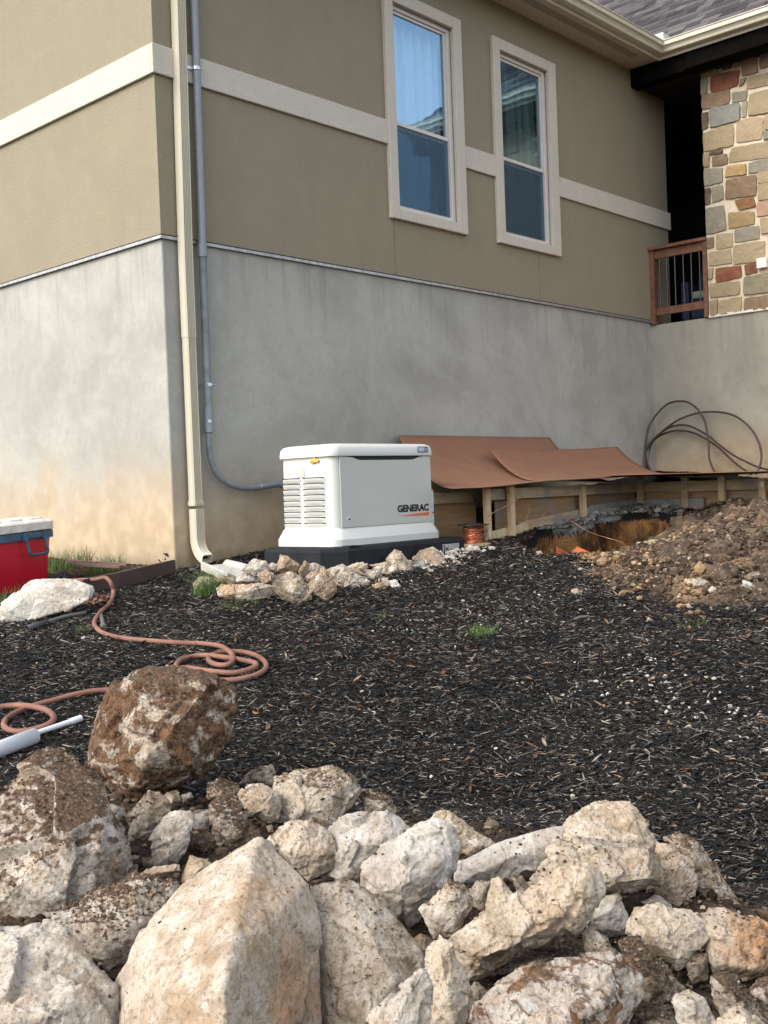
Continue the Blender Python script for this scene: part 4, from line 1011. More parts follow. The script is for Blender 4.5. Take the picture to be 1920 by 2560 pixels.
# ------------------------------------------------------------------ coiled tubing on the wing wall
def zc_(x, y, X): q = onX(1560+x*.217, 980+y*.217, X); return tuple(q)
M_TUBE = simple('brown_tubing', (.050, .030, .024), .5, .2, 6, .1)
LP = [[(262, 960), (243, 860), (240, 750), (248, 600), (290, 400), (390, 240), (510, 135), (640, 105), (740, 120), (840, 190), (920, 310), (955, 450), (975, 600), (980, 740), (1010, 850), (1075, 970)],
 [(340, 960), (285, 860), (252, 760), (262, 650), (340, 545), (480, 420), (650, 310), (840, 245), (1040, 228), (1240, 260), (1400, 360), (1520, 510), (1580, 680), (1575, 820), (1520, 950)],
 [(310, 960), (255, 850), (250, 720), (300, 600), (390, 500), (520, 410), (660, 380), (780, 400), (950, 490), (1100, 610), (1250, 720), (1400, 800), (1560, 870), (1680, 900), (1900, 960)],
 [(330, 965), (270, 860), (275, 740), (320, 590), (410, 505), (540, 455), (660, 445), (800, 470), (960, 550), (1100, 650), (1250, 790), (1350, 870), (1470, 950)]]
coil = thing('tubing_coil', 'loosely looped dark brown tubing leaning against the stained concrete wing wall', 'tubing', (7.0, -.6, 1.64))
for k, L in enumerate(LP):
    X_ = 6.95+.045*k
    def pt(p): return Vector(zc_(p[0], p[1], X_+.30*max(0, min(1, (960-p[1])/850.))))
    m = MB(); m.tube(smooth_path([pt(p) for p in L], 10), .0125, 10); m.build('tube_loop', M_TUBE, coil, smooth=True)
# white pipe pieces seen under the board
m = MB(); m.tube([(5.0, -1.7, 1.60), (5.05, -2.1, 1.60)], .012, 10); m.build('white_pipe', simple('white_pvc', (.70, .70, .68), .4, .03), smooth=True, tagv=('thin white pipe glimpsed in the gap under the flat hardboard sheet', 'pipe'))
# ------------------------------------------------------------------ orange triangles in the trench
M_ORG = simple('fluorescent_orange', (.85, .22, .06), .5, .05)
def tri(pxs, label, dist):
    pts = [atD(x, y, dist+k*.05) for k, (x, y) in enumerate(pxs)]
    m = MB(); nrm = (pts[1]-pts[0]).cross(pts[2]-pts[0]).normalized()*.004
    m.hull8(pts, [p+nrm for p in pts]); return m.build('marker_flag', M_ORG, tagv=(label, 'marker', 'orange markers in the trench'))
q = onG(1400, 1392); Dm = (q-CAM).dot(_fwd)+.22
tri([(1391, 1366), (1392, 1390), (1423, 1385)], 'left of the two orange plastic corners poking up in the trench', Dm)
tri([(1424, 1386), (1443, 1365), (1477, 1381), (1440, 1391)], 'wider right one of the two orange plastic corners in the trench', Dm)
# ------------------------------------------------------------------ splash block
M_SPL = simple('white_concrete', (.45, .43, .385), .8, .1, 10, .2)
sb = []
for t_ in (0, 1):
    y = (-.20, -.72)[t_]; w_ = (.13, .19)[t_]; x = (.215, .10)[t_]; z = (1.075, 1.018)[t_]
    sb.append([(x-w_, y, z-.03), (x-w_, y, z+.035), (x-w_+.022, y, z+.035), (x-w_*.55, y, z+.004), (x+w_*.55, y, z+.004), (x+w_-.022, y, z+.035), (x+w_, y, z+.035), (x+w_, y, z-.03)])
m = MB(); m.loft(sb); m.build('splash_block', M_SPL, bevel=.006, tagv=('white trough shaped splash block under the downspout mouth', 'splash block'))
# ------------------------------------------------------------------ steel edging and planks by the corner
M_RUST = simple('brown_steel', (.048, .026, .022), .6, .2, 6, .2)
a = onG(437, 1437); b = onG(300, 1474); c = onG(210, 1494)
m = MB(); n3 = [Vector((a.x+.01, a.y, 0)), Vector((b.x, b.y, 0)), Vector((c.x, c.y, 0))]
nn_ = Vector((-(c-a).y, (c-a).x, 0)).normalized()
if nn_.y < 0: nn_ = -nn_
ht = (.105, .115, .115)
for i in range(2):
    p, q = n3[i], n3[i+1]; h0, h1 = ht[i], ht[i+1]; zp, zq = Gf(p.x, p.y), Gf(q.x, q.y)
    m.hull8([(p.x, p.y, zp-.03), (p.x+nn_.x*.006, p.y+nn_.y*.006, zp-.03), (q.x+nn_.x*.006, q.y+nn_.y*.006, zq-.03), (q.x, q.y, zq-.03)],
            [(p.x, p.y, zp+h0), (p.x+nn_.x*.006, p.y+nn_.y*.006, zp+h0), (q.x+nn_.x*.006, q.y+nn_.y*.006, zq+h1), (q.x, q.y, zq+h1)])
    m.hull8([(p.x, p.y, zp+h0), (p.x+nn_.x*.03, p.y+nn_.y*.03, zp+h0), (q.x+nn_.x*.03, q.y+nn_.y*.03, zq+h1), (q.x, q.y, zq+h1)],
            [(p.x, p.y, zp+h0+.004), (p.x+nn_.x*.03, p.y+nn_.y*.03, zp+h0+.004), (q.x+nn_.x*.03, q.y+nn_.y*.03, zq+h1+.004), (q.x, q.y, zq+h1+.004)])
m.build('steel_edging', M_RUST, tagv=('dark brown steel landscape edging running from the wall corner to the white slab', 'edging'))
M_PLK = simple('brown_plank', (.14, .085, .065), .8, .2, 8, .2)
for k, (p0, p1, lab) in enumerate((((172, 1432), (322, 1441), 'longer thin brown plank behind the steel edging'), ((190, 1441), (305, 1446), 'short brown plank nearest the steel edging'))):
    A_ = onG(*p0); B_ = onG(*p1); A_.z += .09; B_.z += .085
    m = MB(); m.beam(A_, B_, .05, .018); m.build('plank', M_PLK, tagv=(lab, 'plank'))
# dry leaves and torn bits against the corner
M_DLEAF = simple('dead_leaf', (.17, .085, .05), .8, .3)
def leafclump(px, py, n, s, label, mat=M_DLEAF, up=.03):
    q = onG(px, py); m = MB(); rr = random.Random(int(px)+7)
    for i in range(n):
        c = q+Vector((rr.gauss(0, s), rr.gauss(0, s), abs(rr.gauss(0, up))+.012)); a = rr.random()*6.28; d = Vector((math.cos(a), math.sin(a), rr.gauss(0, .5))).normalized(); e = d.orthogonal().normalized()
        L = rr.uniform(.02, .035); W = L*.5; k = d.cross(e)*.008
        m.add([c-d*L, c-e*W+k, c+d*L+k, c+e*W], [(0, 1, 2, 3)]); 
    o = m.build('leaf_clump', mat, tagv=(label, 'dead leaves')); md = o.modifiers.new('s', 'SOLIDIFY'); md.thickness = .0015
leafclump(243, 1517, 26, .05, 'clump of curled brown dead leaves under the hose by the dark pipe')
leafclump(425, 1418, 22, .035, 'dark torn leaves caught behind the steel edging at the wall corner', simple('dark_leaf', (.03, .018, .015), .8), .05)
# ------------------------------------------------------------------ cooler
q = onG(140, 1455)
M_RED = simple('red_plastic', (.50, .012, .028), .38, .06, 5, .05, spec=.45)
M_BLUE = simple('faded_blue_plastic', (.035, .085, .135), .55, .35, 14, .1)
M_LID = simple('dirty_white_plastic', (.60, .56, .50), .5, .14, 14, .8, bscale=9, bdist=.02)
_q = onG(150, 1456); CX, CY, CZ = _q.x, _q.y, _q.z-.035
col_ = thing('cooler', 'red wheeled cooler box with white lid and blue carrying handle', 'cooler', (CX, CY, CZ), (R(0.0), R(-2.5), R(14)))
# local frame: x along the handle face to the right, y depth away, z up
CW, CD, CH = .64, .40, .50
def cl(e, z, r=.05): return rrect(-CW+e, 0-e, 0+e, CD-e, z, r)
m = MB(); m.loft([cl(.050, .012, .06), cl(.045, .02, .06), cl(.030, .25, .055), cl(.018, .375, .05)]); m.build('body', M_RED, col_, local=True, smooth=True, ang=R(40))
m = MB(); m.loft([cl(.018, .372, .05), cl(.0, .376, .05), cl(.0, .428, .05), cl(.012, .432, .05)]); m.build('rim_band', M_BLUE, col_, local=True, smooth=True, ang=R(40))
m = MB(); m.loft([cl(.004, .433, .05), cl(-.004, .438, .05), cl(-.004, .492, .05), cl(.012, .508, .045), cl(.04, .512, .04)]); ld = m.build('lid', M_LID, col_, local=True, smooth=True, ang=R(40))
m = MB()
for k in range(3): m.loft([rrect(-CW+.07+k*.19, -CW+.22+k*.19, .06, CD-.06, .510, .03), rrect(-CW+.075+k*.19, -CW+.215+k*.19, .065, CD-.065, .526, .03)])
m.build('lid_ridges', M_LID, ld, local=True, bevel=.004)
hx0, hx1 = -.30, -.12
hd_ = thing('handle', None, None, (0, 0, 0)); hd_.parent = col_; hd_.location = (0, 0, 0)
m = MB(); m.tube(smooth_path([(hx0, -.012, .40), (hx0+.004, -.030, .31), (hx0+.016, -.034, .272), (hx1-.016, -.034, .272), (hx1-.004, -.030, .31), (hx1, -.012, .40)], 5), .0105, 10); m.build('bail', M_BLUE, hd_, local=True, smooth=True)
m = MB()
for x in (hx0, hx1): m.box(x-.022, x+.022, -.022, .004, .372, .425)
m.box(hx0+.01, hx1-.01, -.012, .004, .385, .415)
m.build('hinge', M_BLUE, hd_, local=True, bevel=.004)
for yy in (-.022, CD-.06):
    wh = thing('wheel', None, None, (0, 0, 0)); wh.parent = col_
    m = MB(); L = []
    wx, wz, wr = .012, .062, .060
    for yv, rv in ((yy-.012, wr-.012), (yy-.010, wr-.003), (yy, wr), (yy+.030, wr), (yy+.040, wr-.004)): L.append([(wx+rv*math.cos(2*math.pi*k/28), yv, wz+rv*math.sin(2*math.pi*k/28)) for k in range(28)])
    m.loft(L); m.build('tyre', simple('wheel_black', (.022, .022, .024), .6), wh, local=True, smooth=True, ang=R(40))
    m = MB(); m.tube([(wx, yy-.021, wz), (wx, yy-.010, wz)], .016, 14)
    for k in range(6):
        a = k*math.pi/3+.3; m.beam((wx+.014*math.cos(a), yy-.016, wz+.014*math.sin(a)), (wx+.047*math.cos(a), yy-.016, wz+.047*math.sin(a)), .010, .010, up=(0, 1, 0))
    m.build('hub', simple('wheel_grey', (.06, .06, .065), .5), wh, local=True)
m = MB(); m.box(-.004, .018, .10, .15, .40, .46); m.build('latch', simple('latch_dark', (.03, .03, .035), .6), col_, local=True, bevel=.004)
# ------------------------------------------------------------------ hoses and pipes on the ground
def z3g(x, y, h): return onG(x*.5787, 860+y*.5787, h)
def z6g(x, y, h): return onG(x*.5787, 1640+y*.5787, h)
M_HOSE = simple('dusty_red_hose', (.185, .085, .058), .75, .30, 9, .2)
hp = [z3g(300, 1022, .07), z3g(350, 1019, .09), z3g(410, 1018, .11), z3g(455, 1010, .125), z3g(480, 1035, .09), z3g(490, 1075, .03), z3g(474, 1120, .025), z3g(432, 1160, .03), z3g(408, 1200, .025), z3g(418, 1228, .025), z3g(455, 1252, .025), z3g(530, 1270, .025), z3g(640, 1281, .025), z3g(760, 1290, .025), z3g(870, 1294, .03), z3g(950, 1305, .04), z3g(995, 1332, .055), z3g(1008, 1360, .06), z3g(985, 1384, .05), z3g(940, 1386, .04), z3g(904, 1370, .035), z3g(908, 1348, .035), z3g(960, 1332, .035), z3g(1040, 1330, .035),
      z3g(1105, 1345, .03), z3g(1145, 1375, .03), z3g(1145, 1405, .03), z3g(1100, 1432, .03), z3g(1020, 1450, .03), z3g(930, 1452, .03), z3g(850, 1440, .03), z3g(785, 1418, .03), z3g(760, 1390, .03), z3g(790, 1362, .03), z3g(870, 1345, .035), z3g(960, 1352, .05), z3g(1050, 1366, .055), z3g(1105, 1380, .05), z3g(1090, 1400, .045), z3g(1010, 1420, .045), z3g(900, 1412, .035), z3g(820, 1400, .03), z3g(770, 1405, .03), z3g(770, 1440, .025),
      z6g(780, 80, .025), z6g(700, 120, .022), z6g(600, 142, .022), z6g(500, 146, .022), z6g(400, 152, .022), z6g(310, 170, .022), z6g(230, 192, .022), z6g(150, 214, .022), z6g(70, 245, .022), z6g(22, 280, .022), z6g(25, 312, .022), z6g(75, 327, .022), z6g(150, 316, .03), z6g(215, 292, .04), z6g(232, 262, .045), z6g(195, 232, .045), z6g(120, 216, .04), z6g(40, 215, .025), z6g(-60, 232, .02), z6g(-200, 260, .02)]
m = MB(); m.tube(smooth_path(hp, 7), .0135, 12); m.build('hose', M_HOSE, smooth=True, tagv=('dusty reddish rubber hose coiled on the mulch behind the brown boulder', 'hose'))
def zLg(x, y, h): return onG(x*.2893, 1280+y*.2893, h)
M_DKP = simple('dark_grey_pipe', (.085, .088, .078), .6, .25, 10, .1)
dpip = thing('dark_pipe', 'dark grey rubber pipe with a thick sleeve lying on the mulch below the white slab', 'pipe', tuple(zLg(480, 950, 0)))
m = MB(); m.tube([zLg(400, 955, .028), zLg(560, 905, .028), zLg(740, 868, .028)], .013, 14); m.build('pipe', M_DKP, dpip, smooth=True, ang=R(40))
m = MB(); m.tube([zLg(232, 1010, .026), zLg(410, 955, .030)], [.022, .019], 16, caps=False); o = m.build('sleeve', simple('dark_sleeve', (.03, .032, .034), .6), dpip, smooth=True)
o.modifiers.new('s', 'SOLIDIFY').thickness = .004
m = MB(); m.tube([zLg(868, 880, .02), zLg(885, 940, .025), zLg(893, 985, .028)], .0125, 14); m.tube([zLg(890, 975, .028), zLg(900, 1000, .028)], .017, 14); m.build('pipe_stub', M_DKP, smooth=True, ang=R(40), tagv=('short dark grey pipe stub poking out below the bend of the hose', 'pipe'))
wp = thing('white_pvc_pipe', 'thick white plastic pipe with thinner pipe sticking out, lying at the left edge', 'pipe', tuple(z6g(60, 370, 0)))
M_WPVC = simple('white_pvc', (.62, .64, .66), .4, .04, 6, .03)
def pv(x, y, h): q = z6g(x, y, h); return q
m = MB(); m.tube([pv(-260, 500, .045), pv(-60, 425, .045), pv(148, 345, .045)], .033, 24, caps=False); o = m.build('sleeve', M_WPVC, wp, smooth=True); o.modifiers.new('s', 'SOLIDIFY').thickness = .006
m = MB(); m.tube([pv(100, 352, .038), pv(310, 282, .035)], .0115, 18); m.tube([pv(305, 284, .035), pv(350, 268, .035)], .0145, 18, caps=True); m.build('inner_pipe', M_WPVC, wp, smooth=True, ang=R(40))
# ------------------------------------------------------------------ grass tufts
M_GRS = island_mat('grass_blade', (0, (.045, .10, .020)), (.5, (.085, .17, .035)), (.8, (.16, .22, .06)), (1, (.30, .26, .12)), rough=.6, spec=.3)
def tuft(px, py, n, spread, ht, label, lean=.5, group=None, q=None, wid=.0035):
    q = q or onG(px, py); m = MB(); rr = random.Random(int(px*3+py))
    for i in range(n):
        a = rr.random()*6.28; r_ = spread*math.sqrt(rr.random()); x = q.x+r_*math.cos(a); y = q.y+r_*math.sin(a)*.6
        b = rr.random()*6.28; h = ht*rr.uniform(.4, 1.1); ln = lean*h*rr.uniform(.2, 1.4); d = Vector((math.cos(b), math.sin(b), 0)); s_ = Vector((-d.y, d.x, 0))*wid*rr.uniform(.6, 1.2)*.5
        z = Gf(x, y) if q is not None else q.z; P = []
        for k in range(4):
            t = k/3; c = Vector((x, y, z+h*(t-.25*t*t*lean)))+d*ln*t*t; w_ = 1-t*.85
            P += [c-s_*w_, c+Vector((0, 0, .0012*w_)), c+s_*w_]
        m.add(P, [(3*k+j, 3*k+j+1, 3*k+j+4, 3*k+j+3) for k in range(3) for j in range(2)])
    return m.build('grass_tuft', M_GRS, tagv=(label, 'grass', group))
tuft(170, 1421, 520, .22, .19, 'tallest clump of green and straw grass between the cooler and the wall')
tuft(262, 1426, 420, .18, .13, 'low green grass along the foot of the wall left of the corner')
tuft(350, 1428, 90, .13, .07, 'thin dry weeds at the wall foot near the corner', .6)
tuft(252, 1478, 150, .09, .08, 'ferny green weed in front of the steel edging below the hose')
tuft(212, 1578, 120, .06, .045, 'small green sprig on the mulch left of the hose')
tuft(30, 1505, 120, .12, .12, 'dark green grass between the cooler and the white slab')
tuft(525, 1486, 420, .13, .21, 'spiky green grass tuft in front of the splash block', .8)
tuft(590, 1518, 240, .18, .04, 'low green patch in front of the flat stones')
tuft(950, 1552, 60, .05, .045, 'tiny green sprig in the middle of the mulch')
tuft(1205, 1590, 200, .11, .08, 'yellow green weed on the mulch right of centre', .7)
tuft(1735, 1565, 90, .12, .05, 'sparse green weed at the foot of the earth heap')
# ------------------------------------------------------------------ rocks
def m_rock(name, c1, c2, dirt=.3, top=0., orange=.15, white=.3, brown=0., dcol=(.050, .032, .020), bs=.8, sc=1.):
    t = NT(name)
    c1 = (c1[0]*.60, c1[1]*.55, c1[2]*.50); c2 = tuple(x*.82 for x in c2)
    p = t.pos
    n1 = t.noise(5*sc, 6, .62, dist=.6); n2 = t.noise(19*sc, 8, .68, dist=.3); n3 = t.noise(70*sc, 5, .65); n4 = t.noise(3.1*sc, 5, .6, vec=t.mapv(loc=(7, 3, 1)))
    strat = t.noise(6*sc, 5, .6, vec=t.mapv((1, 1, 3.5), rot=(.5, .3, 0)))
    c = t.mix(t.mr(t.math('ADD', t.math('MULTIPLY', n1, .5), t.math('MULTIPLY', n2, .5)), .38, .56), c1, c2)
    c = t.mix(t.math('MULTIPLY', t.mr(n2, .52, .66), .8*white+.1), c, (.62, .58, .52))
    c = t.mix(t.math('MULTIPLY', t.mr(strat, .50, .64), .40), c, tuple(x*.70 for x in c2))
    c = t.mix(t.math('MULTIPLY', t.mr(t.math('ADD', t.math('MULTIPLY', n4, .7), t.math('MULTIPLY', n2, .3)), .57-.10*orange, .66-.08*orange), orange), c, (.42, .235, .12))
    c = t.mix(t.math('MULTIPLY', t.mr(t.noise(30*sc, 5, .7, vec=t.mapv(loc=(1, 9, 4))), .54, .62), .55*min(1, dirt*2)), c, (.22, .15, .10))
    c = t.mix(t.math('MULTIPLY', t.mr(t.noise(7*sc, 7, .7, vec=t.mapv(loc=(8, 2, 6))), .50, .62), .30 if bs > .6 else .10), c, (.40, .265, .14))
    if brown:
        b = t.math('ADD', t.math('MULTIPLY', t.noise(9, 9, .78, vec=t.mapv(loc=(2, 2, 5)), dist=.8), .6), t.math('MULTIPLY', n2, .4))
        bc = t.mix(t.mr(n3, .35, .65), (.040, .022, .013), (.125, .062, .030))
        bc = t.mix(t.mr(n2, .52, .68), bc, (.20, .10, .05))
        c = t.mix(t.mr(b, .62-brown*.20, .66-brown*.17), c, bc)
    c = t.mix(t.math('MULTIPLY', t.mr(t.noise(95*sc, 4, .7), .53, .62), .5+.4*min(1, dirt*1.5)), c, (.16, .115, .075))
    c = t.mix(t.math('MULTIPLY', t.mr(t.noise(13*sc, 8, .75, vec=t.mapv(loc=(5, 1, 2))), .50, .60), .5), c, t.mix(.5, c, (.20, .145, .095)))
    # dirt clinging in patches and pits
    d = t.math('ADD', t.math('MULTIPLY', n4, .45), t.math('MULTIPLY', t.noise(26*sc, 8, .78), .60))
    dm = t.mr(d, .70-dirt*.36, .77-dirt*.30)
    soil = t.ramp(t.noise(120, 4, .6), (.35, dcol), (.55, tuple(x*1.9 for x in dcol)), (.70, (.22, .165, .11)), (.8, (.40, .33, .25)))
    c = t.mix(t.math('MULTIPLY', dm, .85), c, soil)
    if top:
        nz = t.sep(t.geo.outputs['Normal'])[2]
        k = t.math('ADD', nz, t.math('MULTIPLY', t.math('SUBTRACT', t.math('ADD', t.math('MULTIPLY', n4, .45), t.math('MULTIPLY', t.noise(34*sc, 7, .78), .55)), .5), 2.4))
        c = t.mix(t.mr(k, .84-top*.7, 1.10-top*.7), c, soil)
    h = t.math('ADD', t.math('ADD', n2, t.math('MULTIPLY', n3, .45)), t.math('MULTIPLY', t.mr(t.vor(34*sc), 0, .35), .35))
    h = t.math('SUBTRACT', h, t.math('MULTIPLY', t.mr(t.vor(16*sc, vec=t.mapv(loc=(4, 4, 4))), .16, .02), .5))
    return t.fin(c, .9, t.bump(h, bs, .020), spec=.2)
RM = {
 'clean': m_rock('limestone_clean', (.50, .445, .365), (.60, .545, .465), .10, 0, .15, .5),
 'smooth': m_rock('limestone_smooth', (.42, .385, .335), (.54, .50, .445), .06, 0, .05, .35, bs=.35),
 'cream': m_rock('limestone_cream', (.44, .36, .255), (.60, .51, .395), .22, 0, .25, .55),
 'spot': m_rock('limestone_spotted', (.36, .29, .205), (.54, .47, .375), .40, .10, .25, .45),
 'orange': m_rock('limestone_orange', (.52, .42, .30), (.62, .53, .43), .14, 0, .75, .6),
 'rust': m_rock('limestone_rusty', (.46, .36, .25), (.50, .42, .33), .38, 0, .95, .4),
 'soil': m_rock('limestone_soiled', (.42, .365, .29), (.56, .51, .44), .46, .50, .25, .5),
 'dark': m_rock('limestone_muddy', (.27, .22, .165), (.38, .32, .25), .60, .3, .15, .3),
 'brown': m_rock('boulder_brown', (.46, .39, .30), (.58, .52, .44), .30, .10, .35, .6, brown=.95),
 'pitted': m_rock('limestone_pitted', (.44, .38, .31), (.60, .56, .50), .34, 0, .15, .6, brown=.66),
 'tan': m_rock('sandstone_tan', (.36, .265, .165), (.46, .36, .25), .16, 0, .3, .3),
 'grey': m_rock('limestone_grey', (.24, .235, .215), (.36, .345, .31), .12, 0, .05, .2, bs=.5),
 'white': m_rock('limestone_white', (.60, .57, .51), (.70, .665, .60), .02, 0, .14, .5, bs=.35),
}
Z6 = (0, 1640, .5787); Z7 = (960, 1640, .5787); ZB_ = (440, 1330, .2411); ZG_ = (640, 1060, .3617); ZL_ = (0, 1280, .2893); ZP_ = (1300, 1180, .3737)
PEND = []
def rock(code, flat, mat, label, ridge=(), mode='heap', dd=0., thick=.62, tilt=.45, vox=None, rough=1., name='limestone_rock', group=None, lift=None, second=None, cat='rock', yv=-1.38):
    ox, oy, s = code
    def cv(L): return [(ox+L[i]*s, oy+L[i+1]*s) for i in range(0, len(L), 2)]
    P = cv(flat); n = len(P)
    gx_, gy_ = sum(p[0] for p in P)/n, sum(p[1] for p in P)/n
    gr = (1.015 if rough < .4 else 1.06) if mode == 'heap' else (1.14 if mode == 'Y' else 1.05)
    P = [(gx_+(x-gx_)*gr, gy_+(y-gy_)*gr) for x, y in P]
    cx_, cy_ = sum(p[0] for p in P)/n, sum(p[1] for p in P)/n
    area = abs(sum(P[i][0]*P[(i+1) % n][1]-P[(i+1) % n][0]*P[i][1] for i in range(n)))/2
    Rp = math.sqrt(area/math.pi)
    D = 4.
    for it in range(4):
        Rm = Rp*D/F
        if mode == 'heap': q = onG(cx_, cy_, (.40*Rm if lift is None else lift)+.03)
        elif mode == 'Y': q = onY(cx_, cy_, yv)
        else:
            b = max(P, key=lambda p: p[1]); q = onG(b[0], b[1], 0.0)
        D = (q-CAM).dot(_fwd)
        if mode == 'ground': D += .45*Rm
    D += dd
    Rm = Rp*D/F
    rr = random.Random(int(flat[0]*13+flat[1]*7+n))
    ymin = min(p[1] for p in P); ymax = max(p[1] for p in P)
    def pt(px, py, dz):       # dz in units of Rm toward the camera
        up_ = ((ymax+ymin)/2-py)/max(1, (ymax-ymin)/2)
        return atD(px, py, D-dz*Rm+tilt*up_*Rm*.8)
    groups = []
    def make(P, ridge):
        n = len(P); cx_, cy_ = sum(p[0] for p in P)/n, sum(p[1] for p in P)/n
        pts = [pt(x, y, rr.uniform(-.10, .16)) for x, y in P]
        k = max(3, int(n*.5))
        if not ridge:
            a0 = rr.random()*6.28
            for i in range(3):
                a = a0+i*2.09+rr.uniform(-.5, .5); r_ = rr.uniform(.20, .60)
                # point part of the way to the outline in direction a
                best = max(P, key=lambda p: ((p[0]-cx_)*math.cos(a)+(p[1]-cy_)*math.sin(a)))
                pts.append(pt(cx_+(best[0]-cx_)*r_, cy_+(best[1]-cy_)*r_, thick*rr.uniform(.7, 1.4)))
        for x, y, z in ridge: pts.append(pt(x, y, z))
        for (x, y) in P[::2]:
            f_ = rr.uniform(.5, .8); pts.append(pt(cx_+(x-cx_)*f_, cy_+(y-cy_)*f_, -thick*rr.uniform(.7, 1.1)))
        bm = bmesh.new(); vs = [bm.verts.new(p) for p in pts]
        r_ = bmesh.ops.convex_hull(bm, input=vs)
        bmesh.ops.delete(bm, geom=[g for g in bm.verts if not g.link_faces], context='VERTS')
        bmesh.ops.triangulate(bm, faces=bm.faces)
        bmesh.ops.recalc_face_normals(bm, faces=bm.faces)
        return bm
    rg = [(ox+ridge[i]*s, oy+ridge[i+1]*s, ridge[i+2]) for i in range(0, len(ridge), 3)]
    bm = make(P, rg)
    me = bpy.data.meshes.new(name); bm.to_mesh(me); bm.free()
    if second:
        b2 = make(cv(second), []); b2.from_mesh(me); b2.to_mesh(me); b2.free()
    me.materials.append(RM[mat])
    o = bpy.data.objects.new(name, me); COL.objects.link(o)
    md = o.modifiers.new('r', 'REMESH'); md.mode = 'VOXEL'; md.voxel_size = vox or max(.0026, Rm*.027)
    tag(o, label, cat, group)
    PEND.append((o, Rm, rough, rr.random()*50))
    return o
def finish_rocks():
    dg = bpy.context.evaluated_depsgraph_get(); bpy.context.view_layer.update()
    res = []
    for o, Rm, rough, sd_ in PEND: res.append(bpy.data.meshes.new_from_object(o.evaluated_get(dg)))
    for (o, Rm, rough, sd_), me in zip(PEND, res):
        old = o.data; o.modifiers.clear(); o.data = me; bpy.data.meshes.remove(old)
        bm = bmesh.new(); bm.from_mesh(me)
        bmesh.ops.smooth_vert(bm, verts=bm.verts, factor=.15, use_axis_x=True, use_axis_y=True, use_axis_z=True)
        bm.normal_update()
        f1 = 1.1/Rm; f2 = 3.6/Rm; off = Vector((sd_, sd_*.7, -sd_))
        new = []
        for v in bm.verts:
            p = v.co; q = p+off
            # blocky fracture steps + pitted grain
            w1 = noise.noise_vector(q*f1)*.35/f1
            c = noise.cell((q+w1)*f1*1.5)
            a = noise.fractal(q*f1, .9, 2.0, 3)
            b = noise.ridged_multi_fractal(q*f2, .9, 2.2, 4, 1.0, 2.0)-1.1
            e = noise.fractal(q*f2*2.6, .7, 2.2, 3)
            h = 0.
            for fk, am in ((1.25/Rm, .34), (3.2/Rm, .26)):     # fracture facets: tilted plane per cell
                qq = q*fk+w1*fk*.25; ds, ps = noise.voronoi(qq, distance_metric='DISTANCE'); cc = ps[0]
                g_ = noise.noise_vector(cc*7.31)*1.6
                h += am/(fk*Rm)*g_.dot(qq-cc)
            new.append(p+v.normal*Rm*rough*(.022*a+max(-.12, min(.10, h*.66))-.014*b+.012*e+.004))
        for v, p in zip(bm.verts, new): v.co = p
        base = Vector((sum(v.co.x for v in bm.verts)/len(bm.verts), sum(v.co.y for v in bm.verts)/len(bm.verts), min(v.co.z for v in bm.verts)))
        for v in bm.verts: v.co -= base
        for f_ in bm.faces: f_.smooth = True
        bm.to_mesh(me); bm.free(); o.location = base

# the heap in the foreground
rock(Z6, (620, 62, 655, 54, 740, 78, 850, 70, 950, 105, 1000, 150, 990, 230, 965, 380, 930, 480, 890, 535, 790, 556, 690, 578, 600, 605, 520, 595, 450, 550, 385, 480, 375, 450, 400, 370, 440, 240, 480, 180, 540, 100),
     'brown', 'big brown crusted boulder standing alone behind the heap, topmost of all the rocks', (600, 150, .55, 640, 430, .95, 600, 560, .55, 880, 160, .55, 760, 300, .85, 460, 420, .35, 800, 480, .6), mode='ground', thick=.8, tilt=.25, rough=1.1, name='boulder', cat='boulder')
rock(Z6, (165, 420, 270, 415, 335, 470, 450, 570, 465, 690, 540, 790, 562, 900, 565, 945, 540, 990, 400, 1060, 200, 1130, 0, 1190, -150, 1150, -200, 900, -100, 760, 0, 700, 70, 620, 150, 510),
     'soil', 'large soil covered rock at the left edge with a white tip', (200, 560, .25, 440, 800, .55, 180, 860, .7, 390, 1040, .35, 60, 1000, .6, 430, 620, .15), tilt=.75, rough=1.)
rock(Z6, (-150, 1220, 0, 1188, 120, 1200, 250, 1175, 300, 1260, 420, 1340, 500, 1420, 520, 1530, 510, 1640, 460, 1800, -150, 1800),
     'clean', 'pale flat topped rock in the bottom left corner', (330, 1400, .45, 500, 1430, .2, 150, 1430, .55, 230, 1560, .75, 0, 1580, .8), tilt=.7)
rock(Z6, (235, 1115, 400, 1040, 580, 948, 680, 960, 745, 1000, 700, 1090, 640, 1160, 590, 1260, 500, 1400, 420, 1345, 330, 1280, 245, 1180),
     'soil', 'grey dirt streaked rock between the left soil covered rock and the tall pyramid rock', (600, 1000, .35, 480, 1180, .5, 560, 1170, .45, 440, 1330, .35), tilt=.6)
rock(Z6, (1110, 785, 1165, 800, 1230, 880, 1330, 980, 1370, 1110, 1378, 1300, 1385, 1480, 1385, 1720, 1300, 1900, 520, 1900, 480, 1720, 510, 1540, 500, 1400, 590, 1260, 650, 1150, 790, 990, 950, 880),
     'orange', 'tallest pyramid shaped rock with orange stains in the front middle left', (1095, 880, .30, 1030, 1040, .62, 1005, 1240, 1.08, 970, 1400, 1.25, 760, 1520, 1.05, 980, 1750, 1.2, 640, 1720, .8), tilt=.55, thick=.6, rough=.38)
